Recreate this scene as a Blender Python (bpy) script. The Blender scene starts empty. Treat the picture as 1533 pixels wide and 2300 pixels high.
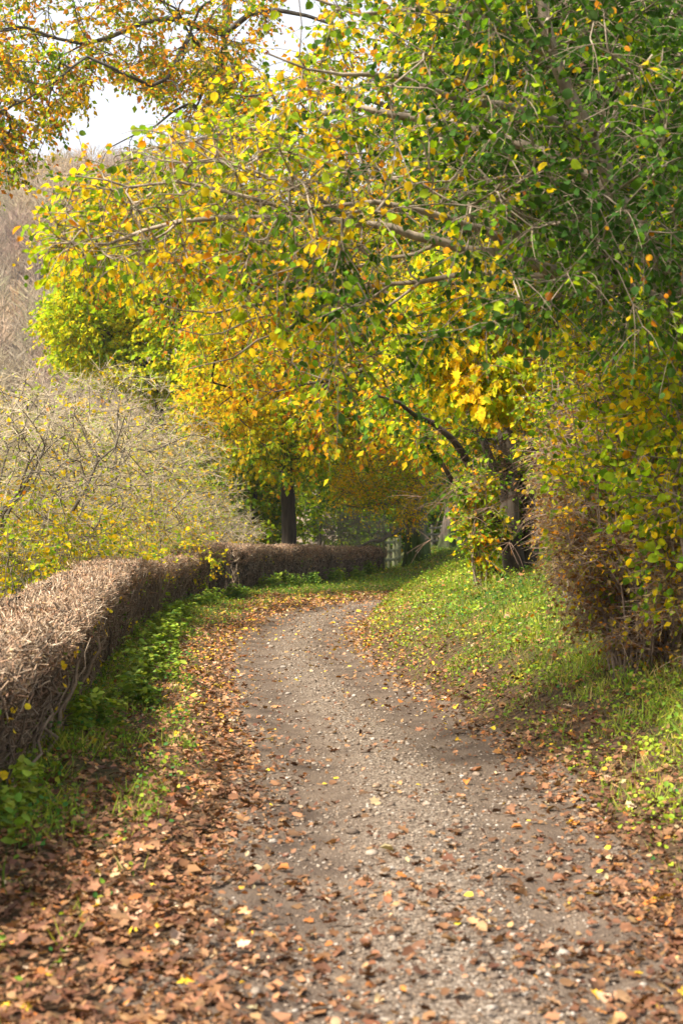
import bpy, math
import numpy as np
from mathutils import Vector, noise as mnoise

rng = np.random.default_rng(11)
sc = bpy.context.scene
COL = sc.collection
R = math.radians

# ------------------------------------------------------------------ camera
FPX, EYE = 3194.0, 1.7
PITCH = math.atan(62 / FPX)
def W(px, py, d):
    """world point at forward distance d for a place seen in the photograph"""
    u = (px - 766.5) / FPX; v = (1150 - py) / FPX
    dy = math.cos(PITCH) - v * math.sin(PITCH); dz = math.sin(PITCH) + v * math.cos(PITCH)
    t = d / dy
    return np.array([u * t, d, EYE + dz * t])
cam = bpy.data.cameras.new('camera'); cam_o = bpy.data.objects.new('camera', cam); COL.objects.link(cam_o)
cam.sensor_fit = 'VERTICAL'; cam.sensor_height = 36; cam.lens = 50; cam.clip_end = 3000; cam.clip_start = .1
cam_o.location = (0, 0, EYE); cam_o.rotation_euler = (R(90) + PITCH, 0, 0)
cam.dof.use_dof = True; cam.dof.focus_distance = 20; cam.dof.aperture_fstop = 3.2
sc.camera = cam_o

# ------------------------------------------------------------------ numpy mesh helpers
def nrm(a):
    return a / np.maximum(np.linalg.norm(a, axis=-1, keepdims=True), 1e-9)
def rv(n):
    return nrm(rng.normal(size=(n, 3)))
def sn(P, scale, seed=0):
    """smooth pseudo noise about -1..1"""
    g = np.random.default_rng(1000 + seed)
    K = nrm(g.normal(size=(7, 3))) * g.uniform(.6, 1.9, (7, 1)) * (2 * np.pi / scale)
    ph = g.uniform(0, 6.28, 7)
    return np.clip(np.sin(P @ K.T + ph).sum(1) / 3.2, -1, 1)
def sstep(a, b, x):
    t = np.clip((x - a) / (b - a), 0, 1); return t * t * (3 - 2 * t)

class MB:
    def __init__(s): s.v = []; s.f = {3: [], 4: []}; s.c = []; s.n = 0
    def add(s, V, F, C):
        V = np.asarray(V, float).reshape(-1, 3); F = np.asarray(F)
        if len(V) == 0: return
        s.v.append(V); s.f[F.shape[1]].append(F + s.n)
        C = np.asarray(C, float)
        if C.ndim == 1: C = np.broadcast_to(C, (len(V), 3))
        s.c.append(C); s.n += len(V)
    def build(s, name, mat, parent=None, smooth=False):
        me = bpy.data.meshes.new(name)
        V = np.concatenate(s.v); C = np.concatenate(s.c)
        F3 = np.concatenate(s.f[3]) if s.f[3] else np.zeros((0, 3), int)
        F4 = np.concatenate(s.f[4]) if s.f[4] else np.zeros((0, 4), int)
        loops = np.concatenate([F3.ravel(), F4.ravel()]).astype(np.int32)
        st = np.concatenate([np.arange(len(F3)) * 3, len(F3) * 3 + np.arange(len(F4)) * 4]).astype(np.int32)
        me.vertices.add(len(V)); me.vertices.foreach_set('co', V.astype(np.float32).ravel())
        me.loops.add(len(loops)); me.loops.foreach_set('vertex_index', loops)
        me.polygons.add(len(st)); me.polygons.foreach_set('loop_start', st)
        if smooth: me.polygons.foreach_set('use_smooth', np.ones(len(st), bool))
        a = me.color_attributes.new('Col', 'FLOAT_COLOR', 'POINT')
        a.data.foreach_set('color', np.concatenate([C, np.ones((len(C), 1))], 1).astype(np.float32).ravel())
        me.update(calc_edges=True); me.materials.append(mat)
        o = bpy.data.objects.new(name, me); COL.objects.link(o)
        if parent is not None:
            o.parent = parent
            o.location = tuple(-np.array(parent.location))
        return o

def T(rows, tris):
    return np.array(rows, float), np.array(tris)
def fan(outline, centre):
    n = len(outline); rows = list(outline) + [centre]
    return T(rows, [(i, (i + 1) % n, n) for i in range(n)])
DIAMOND = T([(0, 0, 0), (.42, .33, .08), (1, 0, -.06), (.42, -.33, .08)], [(0, 2, 1), (0, 3, 2)])
ROUND = fan([(0, 0, 0), (.12, .3, .05), (.42, .46, .09), (.76, .34, .05), (1.02, 0, -.1), (.76, -.34, .05), (.42, -.46, .09), (.12, -.3, .05)], (.5, 0, -.03))
ROUND5 = T([(0, 0, 0), (.25, .4, .08), (.7, .36, .05), (1, 0, -.08), (.7, -.36, .05), (.25, -.4, .08)], [(0, 3, 2), (0, 2, 1), (0, 4, 3), (0, 5, 4)])
OAK = fan([(0, 0, 0), (.2, .13, .03), (.3, .25, .08), (.42, .13, .02), (.55, .3, .12), (.68, .16, .04), (.82, .22, .08), (1, 0, .05),
           (.82, -.22, .1), (.68, -.15, .03), (.55, -.3, .08), (.42, -.13, .03), (.3, -.25, .1), (.2, -.12, .02)], (.5, 0, 0))
MAPLE = fan([(0, 0, 0), (-.08, .3, .05), (.2, .28, .03), (.3, .55, .1), (.5, .25, .02), (.68, .3, .05), (1, 0, -.08),
             (.68, -.3, .05), (.5, -.25, .02), (.3, -.55, .1), (.2, -.28, .03), (-.08, -.3, .05)], (.35, 0, -.02))
BLADE = T([(0, .035, 0), (0, -.035, 0), (.5, .026, .05), (.5, -.026, .05), (1, 0, .22)], [(0, 1, 3), (0, 3, 2), (2, 3, 4)])

def leaves(mb, P, D, N, S, C, tmpl, curl=None):
    tv, tf = tmpl; n = len(P)
    if n == 0: return
    D = nrm(D); Y = nrm(np.cross(N, D)); Z = np.cross(D, Y)
    S = np.broadcast_to(S, (n,))
    cu = np.ones(n) if curl is None else curl
    V = P[:, None] + S[:, None, None] * (tv[None, :, 0:1] * D[:, None] + tv[None, :, 1:2] * Y[:, None]
                                         + (tv[None, :, 2:3] * cu[:, None, None]) * Z[:, None])
    k = len(tv)
    Fc = tf[None] + (np.arange(n) * k)[:, None, None]
    mb.add(V, Fc.reshape(-1, 3), np.repeat(C, k, 0))

def tubes(mb, P, Rd, C, sides=3):
    """P (n,m,3) polylines, Rd (n,m) radii, C (n,3)"""
    n, m, _ = P.shape
    if n == 0: return
    tan = np.empty_like(P); tan[:, 1:-1] = P[:, 2:] - P[:, :-2]; tan[:, 0] = P[:, 1] - P[:, 0]; tan[:, -1] = P[:, -1] - P[:, -2]
    tan = nrm(tan); mean = nrm(P[:, -1] - P[:, 0] + 1e-6)
    ref = np.where(np.abs(mean[:, 2:3]) < .8, np.array([[0, 0, 1.]]), np.array([[1., 0, 0]]))
    A = nrm(np.cross(tan, ref[:, None])); B = np.cross(tan, A)
    ang = np.arange(sides) * 2 * np.pi / sides
    V = P[:, :, None] + Rd[:, :, None, None] * (np.cos(ang)[None, None, :, None] * A[:, :, None] + np.sin(ang)[None, None, :, None] * B[:, :, None])
    j = np.arange(m - 1)[:, None]; i = np.arange(sides)[None]
    i2 = (i + 1) % sides
    q = np.stack([j * sides + i, j * sides + i2, (j + 1) * sides + i2, (j + 1) * sides + i], -1).reshape(-1, 4)
    Fq = q[None] + (np.arange(n) * m * sides)[:, None, None]
    C = np.asarray(C, float)
    if C.ndim == 1: C = np.broadcast_to(C, (n, 3))
    mb.add(V, Fq.reshape(-1, 4), np.repeat(C, m * sides, 0))

def spline(pts, step):
    pts = np.asarray(pts, float)
    P = np.concatenate([[2 * pts[0] - pts[1]], pts, [2 * pts[-1] - pts[-2]]])
    out = []
    for i in range(1, len(P) - 2):
        p0, p1, p2, p3 = P[i - 1], P[i], P[i + 1], P[i + 2]
        k = max(2, int(np.linalg.norm((p2 - p1)[:3]) / step))
        for t in np.arange(k) / k:
            out.append(.5 * ((2 * p1) + (-p0 + p2) * t + (2 * p0 - 5 * p1 + 4 * p2 - p3) * t * t + (-p0 + 3 * p1 - 3 * p2 + p3) * t ** 3))
    out.append(pts[-1]); return np.array(out)

# ------------------------------------------------------------------ materials
def mat_base(name):
    m = bpy.data.materials.new(name); m.use_nodes = True
    nt = m.node_tree; nt.nodes.clear()
    out = nt.nodes.new('ShaderNodeOutputMaterial')
    return m, nt, out
def leaf_mat(name, trans=.5, gloss=.22, var=.34, scale=55):
    m, nt, out = mat_base(name); N = nt.nodes.new; L = nt.links.new
    at = N('ShaderNodeAttribute'); at.attribute_name = 'Col'
    no = N('ShaderNodeTexNoise'); no.inputs['Scale'].default_value = scale
    mr = N('ShaderNodeMapRange'); mr.inputs[1].default_value = .3; mr.inputs[2].default_value = .7
    mr.inputs[3].default_value = 1 - var; mr.inputs[4].default_value = 1 + var
    L(no.outputs[0], mr.inputs[0])
    mu = N('ShaderNodeVectorMath'); mu.operation = 'SCALE'; L(at.outputs[0], mu.inputs[0]); L(mr.outputs[0], mu.inputs['Scale'])
    p = N('ShaderNodeBsdfPrincipled'); p.inputs['Roughness'].default_value = 1 - gloss; p.inputs['Specular IOR Level'].default_value = gloss
    L(mu.outputs[0], p.inputs['Base Color'])
    t = N('ShaderNodeBsdfTranslucent'); tc = N('ShaderNodeVectorMath'); tc.operation = 'MULTIPLY'
    tc.inputs[1].default_value = (1.25, 1.2, .6); L(mu.outputs[0], tc.inputs[0]); L(tc.outputs[0], t.inputs['Color'])
    mx = N('ShaderNodeMixShader'); mx.inputs[0].default_value = trans
    L(p.outputs[0], mx.inputs[1]); L(t.outputs[0], mx.inputs[2]); L(mx.outputs[0], out.inputs[0])
    return m
def rough_mat(name, var=.35, scale=20, rough=.85, bump=.4, bscale=None, stretch=(1, 1, 1), spec=.25):
    m, nt, out = mat_base(name); N = nt.nodes.new; L = nt.links.new
    at = N('ShaderNodeAttribute'); at.attribute_name = 'Col'
    tx = N('ShaderNodeTexCoord'); mp = N('ShaderNodeMapping'); mp.inputs['Scale'].default_value = stretch
    L(tx.outputs['Object'], mp.inputs[0])
    no = N('ShaderNodeTexNoise'); no.inputs['Scale'].default_value = scale; no.inputs['Detail'].default_value = 6; L(mp.outputs[0], no.inputs[0])
    mr = N('ShaderNodeMapRange'); mr.inputs[1].default_value = .3; mr.inputs[2].default_value = .7
    mr.inputs[3].default_value = 1 - var; mr.inputs[4].default_value = 1 + var
    L(no.outputs[0], mr.inputs[0])
    mu = N('ShaderNodeVectorMath'); mu.operation = 'SCALE'; L(at.outputs[0], mu.inputs[0]); L(mr.outputs[0], mu.inputs['Scale'])
    p = N('ShaderNodeBsdfPrincipled'); p.inputs['Roughness'].default_value = rough; p.inputs['Specular IOR Level'].default_value = spec
    L(mu.outputs[0], p.inputs['Base Color'])
    b = N('ShaderNodeBump'); b.inputs['Strength'].default_value = bump; b.inputs['Distance'].default_value = .02
    nb = N('ShaderNodeTexNoise'); nb.inputs['Scale'].default_value = bscale or scale * 2; nb.inputs['Detail'].default_value = 5; L(mp.outputs[0], nb.inputs[0])
    L(nb.outputs[0], b.inputs['Height']); L(b.outputs[0], p.inputs['Normal']); L(p.outputs[0], out.inputs[0])
    return m
M_LEAF = leaf_mat('leaf_near', .56, .2)
M_LITTER = leaf_mat('leaf_litter', .12, .3, .35, 60)
M_GRASS = leaf_mat('grass_blades', .4, .3, .2, 8)
M_TWIG = rough_mat('twig_bark', .3, 30)
M_BARK = rough_mat('trunk_bark', .5, 9, .9, .9, 14, (1, 1, .18))
M_STONE = rough_mat('pebble_stone', .3, 60, .8, .3)
M_WOOD = rough_mat('weathered_wood', .3, 25, .85, .4, 40, (1, 1, .2))

# ------------------------------------------------------------------ tagging
def tag(o, label=None, cat=None, group=None, kind=None):
    if label: o['label'] = label
    if cat: o['category'] = cat
    if group: o['group'] = group
    if kind: o['kind'] = kind
    return o
def empty(name, loc):
    o = bpy.data.objects.new(name, None); COL.objects.link(o); o.location = tuple(float(c) for c in loc); o.empty_display_size = .3
    return o

# ------------------------------------------------------------------ the lie of the land
PATHC = spline(np.array([(.45, -6), (.45, 2), (.42, 6.9), (.44, 9.2), (.36, 11.1), (0, 14), (-.5, 18.9), (-.75, 23), (-.66, 28.5), (-.15, 33.5),
                         (1.0, 37.8), (3, 40.6), (6, 42.4), (14, 44), (30, 46)], float), .5)
PATHW = np.interp(PATHC[:, 1], [0, 7, 20, 30, 40], [1.2, 1.04, .9, 1.05, 1.15])
HEDGE1 = np.array([(-2.35, 5.5), (-2.42, 8), (-2.56, 10.5), (-3.12, 15.6), (-3.9, 23.8), (-4.4, 33), (-4.25, 38), (-3.75, 42.2)], float)
HEDGE2 = np.array([(-3.6, 43.5), (-2.5, 47.2), (-.4, 53), (1.45, 59)], float)
BOUND = spline(np.concatenate([[(-2.5, -6)], HEDGE1, HEDGE2, [(2.3, 62), (3.1, 72), (5, 90), (8, 140)]]), 1.)
def sdist(P, line):
    """signed distance (right positive), and index along a 2-D polyline"""
    out = np.empty(len(P)); idx = np.empty(len(P), int)
    for s in range(0, len(P), 20000):
        q = P[s:s + 20000, None, :2]; a = line[None, :-1]; b = line[None, 1:]
        ab = b - a; t = np.clip(((q - a) * ab).sum(-1) / (ab ** 2).sum(-1), 0, 1)
        dd = q - (a + t[..., None] * ab); d2 = (dd ** 2).sum(-1); i = d2.argmin(1); r = np.arange(len(i))
        cr = ab[0, i, 0] * dd[r, i, 1] - ab[0, i, 1] * dd[r, i, 0]
        out[s:s + 20000] = np.where(cr < 0, 1, -1) * np.sqrt(d2[r, i]); idx[s:s + 20000] = i
    return out, idx
def ground_info(P):
    """height, signed distance beyond the path edge (negative = on the path), side, distance beyond hedge"""
    s, i = sdist(P, PATHC); hw = PATHW[i]; t = np.abs(s) - hw; right = s > 0
    x, d = P[:, 0], P[:, 1]
    B = np.interp(d, [4, 7, 9, 12, 16, 22, 40, 60], [.2, .38, .6, 1.0, 1.3, 1.48, 1.55, 1.2])
    tp = np.maximum(t, 0)
    hr = B * (1 - np.exp(-tp / 1.5)) * (.5 + .5 * sstep(0, .5, tp)) + .02 * np.maximum(tp - 3, 0)
    hb, _ = sdist(P, BOUND); over = np.maximum(-hb - .8, 0)
    hl = .05 * sstep(0, .6, tp) + .08 * sstep(.6, 2, tp) * sstep(42, 20, d)
    far = sstep(42, 60, d)
    hl = hl + far * (.22 + .5 * sstep(0, 5, x)) * sstep(0, 6, tp) + .5 * sstep(48, 58, d) * sstep(2.2, 4.5, x)
    hl = hl - np.minimum(.16 * over, 9)
    h = np.where(right, hr, hl)
    rut = -.03 * np.exp(-((np.abs(s) - .55) / .22) ** 2) * (t < 0) + .012 * np.exp(-(s / .25) ** 2)
    P3 = np.stack([x, d, 0 * x], 1)
    h = h + rut + (.02 * sn(P3, 1.3, 1) + .008 * sn(P3, .35, 2)) * sstep(-.1, .5, t) + .05 * sn(P3, 5, 3) * sstep(.8, 2.5, t)
    return h, t, right, over
def G(x, d):
    return float(ground_info(np.array([[x, d]], float))[0][0])
def Gn(P2): return ground_info(P2)[0]

def grid_mesh(xs, ys, name, mat, hfun, cfun):
    X, Y = np.meshgrid(xs, ys); P = np.stack([X.ravel(), Y.ravel()], 1)
    z = hfun(P); mb = MB(); nx = len(xs)
    i = (np.arange(len(ys) - 1)[:, None] * nx + np.arange(nx - 1)[None]).ravel()
    mb.add(np.column_stack([P, z]), np.stack([i, i + 1, i + 1 + nx, i + nx], 1), cfun(P, z))
    return mb.build(name, mat, smooth=True)

def soil_mat():
    m, nt, out = mat_base('leaf_mould_soil'); N = nt.nodes.new; L = nt.links.new
    g = N('ShaderNodeNewGeometry')
    n1 = N('ShaderNodeTexNoise'); n1.inputs['Scale'].default_value = 18; n1.inputs['Detail'].default_value = 8; L(g.outputs[0], n1.inputs[0])
    n2 = N('ShaderNodeTexNoise'); n2.inputs['Scale'].default_value = 1.2; n2.inputs['Detail'].default_value = 4; L(g.outputs[0], n2.inputs[0])
    r1 = N('ShaderNodeValToRGB'); e = r1.color_ramp.elements
    e[0].position = .35; e[0].color = (.03, .02, .012, 1); e[1].position = .7; e[1].color = (.13, .08, .045, 1); L(n1.outputs[0], r1.inputs[0])
    at = N('ShaderNodeAttribute'); at.attribute_name = 'Col'
    mx = N('ShaderNodeMix'); mx.data_type = 'RGBA'; L(at.outputs['Fac'], mx.inputs[0])
    r2 = N('ShaderNodeValToRGB'); e = r2.color_ramp.elements
    e[0].position = .35; e[0].color = (.03, .045, .01, 1); e[1].position = .7; e[1].color = (.08, .11, .02, 1); L(n1.outputs[0], r2.inputs[0])
    L(r1.outputs[0], mx.inputs[6]); L(r2.outputs[0], mx.inputs[7])
    p = N('ShaderNodeBsdfPrincipled'); p.inputs['Roughness'].default_value = .95; p.inputs['Specular IOR Level'].default_value = .15
    L(mx.outputs[2], p.inputs['Base Color'])
    b = N('ShaderNodeBump'); b.inputs['Strength'].default_value = .8; b.inputs['Distance'].default_value = .03
    L(n1.outputs[0], b.inputs['Height']); L(b.outputs[0], p.inputs['Normal']); L(p.outputs[0], out.inputs[0])
    return m
def gravel_mat():
    m, nt, out = mat_base('gravel_track'); N = nt.nodes.new; L = nt.links.new
    g = N('ShaderNodeNewGeometry')
    v = N('ShaderNodeTexVoronoi'); v.inputs['Scale'].default_value = 55; L(g.outputs[0], v.inputs[0])
    v2 = N('ShaderNodeTexVoronoi'); v2.inputs['Scale'].default_value = 130; L(g.outputs[0], v2.inputs[0])
    n = N('ShaderNodeTexNoise'); n.inputs['Scale'].default_value = 2.2; n.inputs['Detail'].default_value = 8; L(g.outputs[0], n.inputs[0])
    bw = N('ShaderNodeSeparateColor'); L(v.outputs['Color'], bw.inputs[0])
    st = N('ShaderNodeValToRGB'); e = st.color_ramp.elements
    e[0].position = 0; e[0].color = (.085, .06, .042, 1); e[1].position = 1; e[1].color = (.33, .265, .205, 1)
    el = st.color_ramp.elements.new(.55); el.color = (.19, .14, .10, 1); L(bw.outputs[0], st.inputs[0])
    so = N('ShaderNodeValToRGB'); e = so.color_ramp.elements
    e[0].position = .3; e[0].color = (.075, .05, .035, 1); e[1].position = .75; e[1].color = (.19, .135, .095, 1); L(n.outputs[0], so.inputs[0])
    at = N('ShaderNodeAttribute'); at.attribute_name = 'Col'
    sep = N('ShaderNodeSeparateColor'); L(at.outputs[0], sep.inputs[0])
    add = N('ShaderNodeMath'); add.operation = 'MULTIPLY_ADD'; L(n.outputs[0], add.inputs[0]); add.inputs[1].default_value = .8; L(sep.outputs[0], add.inputs[2])
    cl = N('ShaderNodeMapRange'); cl.inputs[1].default_value = .35; cl.inputs[2].default_value = 1.25; L(add.outputs[0], cl.inputs[0])
    mx = N('ShaderNodeMix'); mx.data_type = 'RGBA'; L(cl.outputs[0], mx.inputs[0]); L(so.outputs[0], mx.inputs[6]); L(st.outputs[0], mx.inputs[7])
    p = N('ShaderNodeBsdfPrincipled'); p.inputs['Roughness'].default_value = .82; p.inputs['Specular IOR Level'].default_value = .3
    L(mx.outputs[2], p.inputs['Base Color'])
    b = N('ShaderNodeBump'); b.inputs['Strength'].default_value = .9; b.inputs['Distance'].default_value = .012; b.invert = True
    ad = N('ShaderNodeMath'); ad.operation = 'ADD'; L(v.outputs[0], ad.inputs[0]); L(v2.outputs[0], ad.inputs[1])
    L(ad.outputs[0], b.inputs['Height']); L(b.outputs[0], p.inputs['Normal']); L(p.outputs[0], out.inputs[0])
    return m

def ladder(a, b, fine, lo, hi):
    mid = np.arange(a, b, fine); L_ = [a]; s = fine
    while L_[-1] > lo: s *= 1.25; L_.append(L_[-1] - s)
    H_ = [b]; s = fine
    while H_[-1] < hi: s *= 1.25; H_.append(H_[-1] + s)
    return np.concatenate([L_[:0:-1], mid, H_])
def gcol(P, z):
    h, t, right, over = ground_info(P)
    c = sstep(.5, 1.6, t) * (.6 + .4 * right); return np.repeat(c[:, None], 3, 1)
tag(grid_mesh(ladder(-8, 8, .12, -900, 900), ladder(2.5, 62, .14, -60, 2500), 'ground', soil_mat(), Gn, gcol), kind='structure')
# gravel path: its own sheet just above the ground
mb = MB(); K = 25
tang = nrm(np.gradient(PATHC, axis=0)); nor = np.stack([tang[:, 1], -tang[:, 0]], 1)
fineC = spline(PATHC, .16); ft = nrm(np.gradient(fineC, axis=0)); fn = np.stack([ft[:, 1], -ft[:, 0]], 1)
fw = np.interp(fineC[:, 1], [0, 7, 20, 30, 40], [1.2, 1.04, .9, 1.05, 1.15])
a = np.linspace(-1, 1, K)
wob = 1 + .10 * sn(np.column_stack([fineC, 0 * fw]), 2.5, 5)
Pp = fineC[:, None] + fn[:, None] * (a[None, :, None] * ((fw + .10) * wob)[:, None, None]); Pf = Pp.reshape(-1, 2)
zz = Gn(Pf) + .004
aa = np.tile(a, len(fineC)); pc = np.exp(-(aa / .3) ** 2) * .95 + .25 * np.exp(-((np.abs(aa) - .95) / .12) ** 2) + .15 * sn(np.column_stack([Pf, zz]), 1.2, 6)
i = (np.arange(len(fineC) - 1)[:, None] * K + np.arange(K - 1)[None]).ravel()
mb.add(np.column_stack([Pf, zz]), np.stack([i, i + 1, i + 1 + K, i + K], 1), np.repeat(np.clip(pc, 0, 1)[:, None], 3, 1))
tag(mb.build('path', gravel_mat(), smooth=True), kind='structure')

# the far valley side
def hill_h(P):
    x, y = P[:, 0], P[:, 1]
    up = sstep(110, 285, y + .25 * (x + 40))
    P3 = np.stack([x, y, 0 * x], 1)
    return -14 + up * (84 - .12 * np.maximum(x + 45, 0)) + 3.5 * sn(P3, 60, 8) * up
def hcol(P, z): return np.array([.16, .12, .085]) * (1 + .2 * sn(np.column_stack([P, z]), 25, 9))[:, None]
tag(grid_mesh(np.arange(-260, 200, 6.), np.arange(105, 560, 6.), 'hill', rough_mat('hill_soil', .3, .4), hill_h, hcol), kind='structure')

# ------------------------------------------------------------------ trees
class Tree:
    """skeleton: drawn limbs first, then twig ends reached by the nearest limb"""
    def __init__(s, step=.5):
        s.pos = []; s.par = []; s.rmin = []; s.ok = []; s.limbs = []; s.step = step; s.ntar = []
    def limb(s, pts, r0, r1, attach=0., wob=.05, free=False):
        P = spline(pts, s.step); n = len(P); tt = np.linspace(0, 1, n)
        P[1:-1] += rng.normal(0, wob, (n - 2, 3)) * (s.step)
        rad = r0 + (r1 - r0) * tt ** .8
        base = -1
        if s.pos and not free:
            base = int(np.linalg.norm(np.array(s.pos) - P[0], axis=1).argmin()); P[0] = s.pos[base]
        ids = []
        for k in range(n):
            if k == 0 and base >= 0: ids.append(base); continue
            s.par.append(ids[-1] if ids else -1); s.pos.append(P[k]); s.rmin.append(rad[k]); s.ok.append(tt[k] >= attach); ids.append(len(s.pos) - 1)
        s.limbs.append((P, rad)); return s
    def grow(s, Tg, w=.2, ang=.5):
        n0 = len(s.pos); M = n0 + len(Tg) * 6 + 50
        pos = np.zeros((M, 3)); pos[:n0] = s.pos; par = np.full(M, -1); par[:n0] = s.par
        pl = np.zeros(M); dr = np.zeros((M, 3)); ok = np.zeros(M, bool); ok[:n0] = s.ok
        for k in range(n0):
            if par[k] >= 0:
                v = pos[k] - pos[par[k]]; l = np.linalg.norm(v); dr[k] = v / max(l, 1e-6); pl[k] = pl[par[k]] + l * .5
            else: dr[k] = (0, 0, 1)
        n = n0; best = np.array([np.linalg.norm(pos[:n0][ok[:n0]] - t, axis=1).min() for t in Tg])
        tar = []
        for t in Tg[np.argsort(best)]:
            v = t - pos[:n]; d = np.linalg.norm(v, axis=1) + 1e-6
            c = (v * dr[:n]).sum(1) / d
            cost = d * (1 + ang * (1 - c)) + w * pl[:n]; cost[~ok[:n]] = 1e9
            i = int(cost.argmin()); k = max(1, min(5, int(round(d[i] / s.step)))); base = pos[i].copy(); bd = dr[i].copy(); L_ = d[i]
            for q in range(1, k + 1):
                u = q / k
                if n >= M: break
                h = base * (1 - u) + t * u + bd * L_ * .55 * u * (1 - u) ** 2
                if q < k: h = h + rng.normal(0, .04 * L_, 3)
                pos[n] = h; par[n] = i; vv = h - pos[i]; l = np.linalg.norm(vv); dr[n] = vv / max(l, 1e-6); pl[n] = pl[i] + l; ok[n] = True
                i = n; n += 1
            tar.append(n - 1)
        s.P = pos[:n]; s.par = par[:n]; s.D = dr[:n]; s.n0 = n0; s.tar = np.array(tar)
        return s
    def radii(s, tip=.005, p=2.4):
        n = len(s.P); acc = np.zeros(n); nch = np.bincount(s.par[s.par >= 0], minlength=n)
        acc[nch == 0] = tip ** p
        for k in range(n - 1, 0, -1):
            if s.par[k] >= 0: acc[s.par[k]] += acc[k]
        r = acc ** (1 / p); r[:s.n0] = np.maximum(r[:s.n0] * .6, np.array(s.rmin)); s.r = r
        return s
    def wood(s, mb, col, sides_big=10, lo=0, colvar=.12):
        col = np.asarray(col, float)
        for (P, rad) in s.limbs:
            kk = 10 if rad[0] > .15 else 7
            tubes(mb, P[None], rad[None], col * rng.uniform(1 - colvar, 1 + colvar), kk)
        k = np.arange(s.n0, len(s.P)); pa = s.par[k]
        p0 = s.P[pa]; p1 = s.P[k]; L_ = np.linalg.norm(p1 - p0, axis=1, keepdims=True)
        t0 = s.D[pa] * L_ * .8; t1 = s.D[k] * L_ * .8
        u = np.linspace(0, 1, 4)[None, :, None]
        H = (2 * u ** 3 - 3 * u ** 2 + 1) * p0[:, None] + (u ** 3 - 2 * u ** 2 + u) * t0[:, None] + (-2 * u ** 3 + 3 * u ** 2) * p1[:, None] + (u ** 3 - u ** 2) * t1[:, None]
        r1 = s.r[k]; r0 = np.minimum(s.r[pa], r1 * 1.3); rr = r0[:, None] + (r1 - r0)[:, None] * u[:, :, 0]
        cc = col * rng.uniform(1 - colvar, 1 + colvar, (len(k), 1))
        for a_, b_, sd in ((0, .012, 3), (.012, .05, 5), (.05, 9, 8)):
            q = (r1 >= a_) & (r1 < b_); tubes(mb, H[q], rr[q], cc[q], sd)

def palette(P, cols, wts, wts2=None, mix=None, clump=2., cs=1.2, seed=0, jit=.22):
    """a leaf colour for each place: clumps of like colour"""
    cols = np.array(cols, float); w = np.array(wts, float)[None].repeat(len(P), 0)
    if wts2 is not None: w = w * (1 - mix[:, None]) + np.array(wts2, float)[None] * mix[:, None]
    lw = np.log(w + 1e-6)
    for k in range(len(cols)): lw[:, k] += cs * sn(P, clump, seed * 17 + k)
    lw += .7 * rng.gumbel(size=lw.shape)
    c = cols[lw.argmax(1)]
    c = c * rng.uniform(1 - jit, 1 + jit, (len(P), 1)) * rng.uniform(.9, 1.1, (len(P), 3))
    return c
YEL = (.74, .52, .012); LEM = (.60, .56, .015); ORA = (.66, .27, .012); RUS = (.36, .12, .015); GRN = (.12, .23, .012); DGR = (.05, .115, .018)
LIM = (.31, .42, .015); OLV = (.22, .24, .03); TAN = (.42, .3, .13); BRN = (.2, .1, .035)

def foliage(mbl, mbt, P, D, k, L_, nl, size, tmpl, colf, droop=.35, rt=.0025, tcol=(.2, .15, .1), spread=1.0, flat=.8, hang=.3, ldens=None, curl=(.5, 1.8)):
    n = len(P) * k
    if n == 0: return
    P = np.repeat(P, k, 0); D = np.repeat(D, k, 0)
    dd = nrm(D * .7 + rv(n) * spread * np.array([1, 1, .7]) + np.array([0, 0, .05]))
    ln = L_ * rng.uniform(.5, 1.3, n)
    m = 4; u = np.linspace(0, 1, m)[None, :, None]
    bend = rv(n) * .18
    H = P[:, None] + dd[:, None] * ln[:, None, None] * u + (np.array([0, 0, -droop]) + bend)[:, None] * ln[:, None, None] * u ** 2
    tc = np.asarray(tcol) * rng.uniform(.7, 1.3, (n, 1))
    if mbt is not None: tubes(mbt, H, rt * (1.15 - .8 * u[:, :, 0]) * rng.uniform(.8, 1.4, (n, 1)), tc, 3)
    if nl <= 0: return
    uu = (np.arange(nl)[None] + rng.uniform(0, 1, (n, nl))) / nl * .9 + .12
    f = np.clip(uu * (m - 1), 0, m - 1.001); i0 = f.astype(int); fr = (f - i0)[..., None]
    r_ = np.arange(n)[:, None]; Q = H[r_, i0] * (1 - fr) + H[r_, i0 + 1] * fr; TD = nrm(H[r_, i0 + 1] - H[r_, i0])
    Q = Q.reshape(-1, 3); TD = TD.reshape(-1, 3)
    if ldens is not None:
        kp = rng.random(len(Q)) < ldens(Q); Q = Q[kp]; TD = TD[kp]
    q = len(Q); side = np.cross(TD, np.array([0, 0, 1.])) * rng.choice([-1, 1], q)[:, None]
    ld = nrm(side * .8 + TD * .5 + rv(q) * .55 + np.array([0, 0, -hang]))
    nn = nrm(np.array([0, 0, flat]) + rv(q) * 1.0)
    sz = size * rng.lognormal(-.08, .3, q).clip(.4, 1.7)
    leaves(mbl, Q + ld * sz[:, None] * .15, ld, nn, sz, colf(Q), tmpl, rng.uniform(*curl, q))

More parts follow.
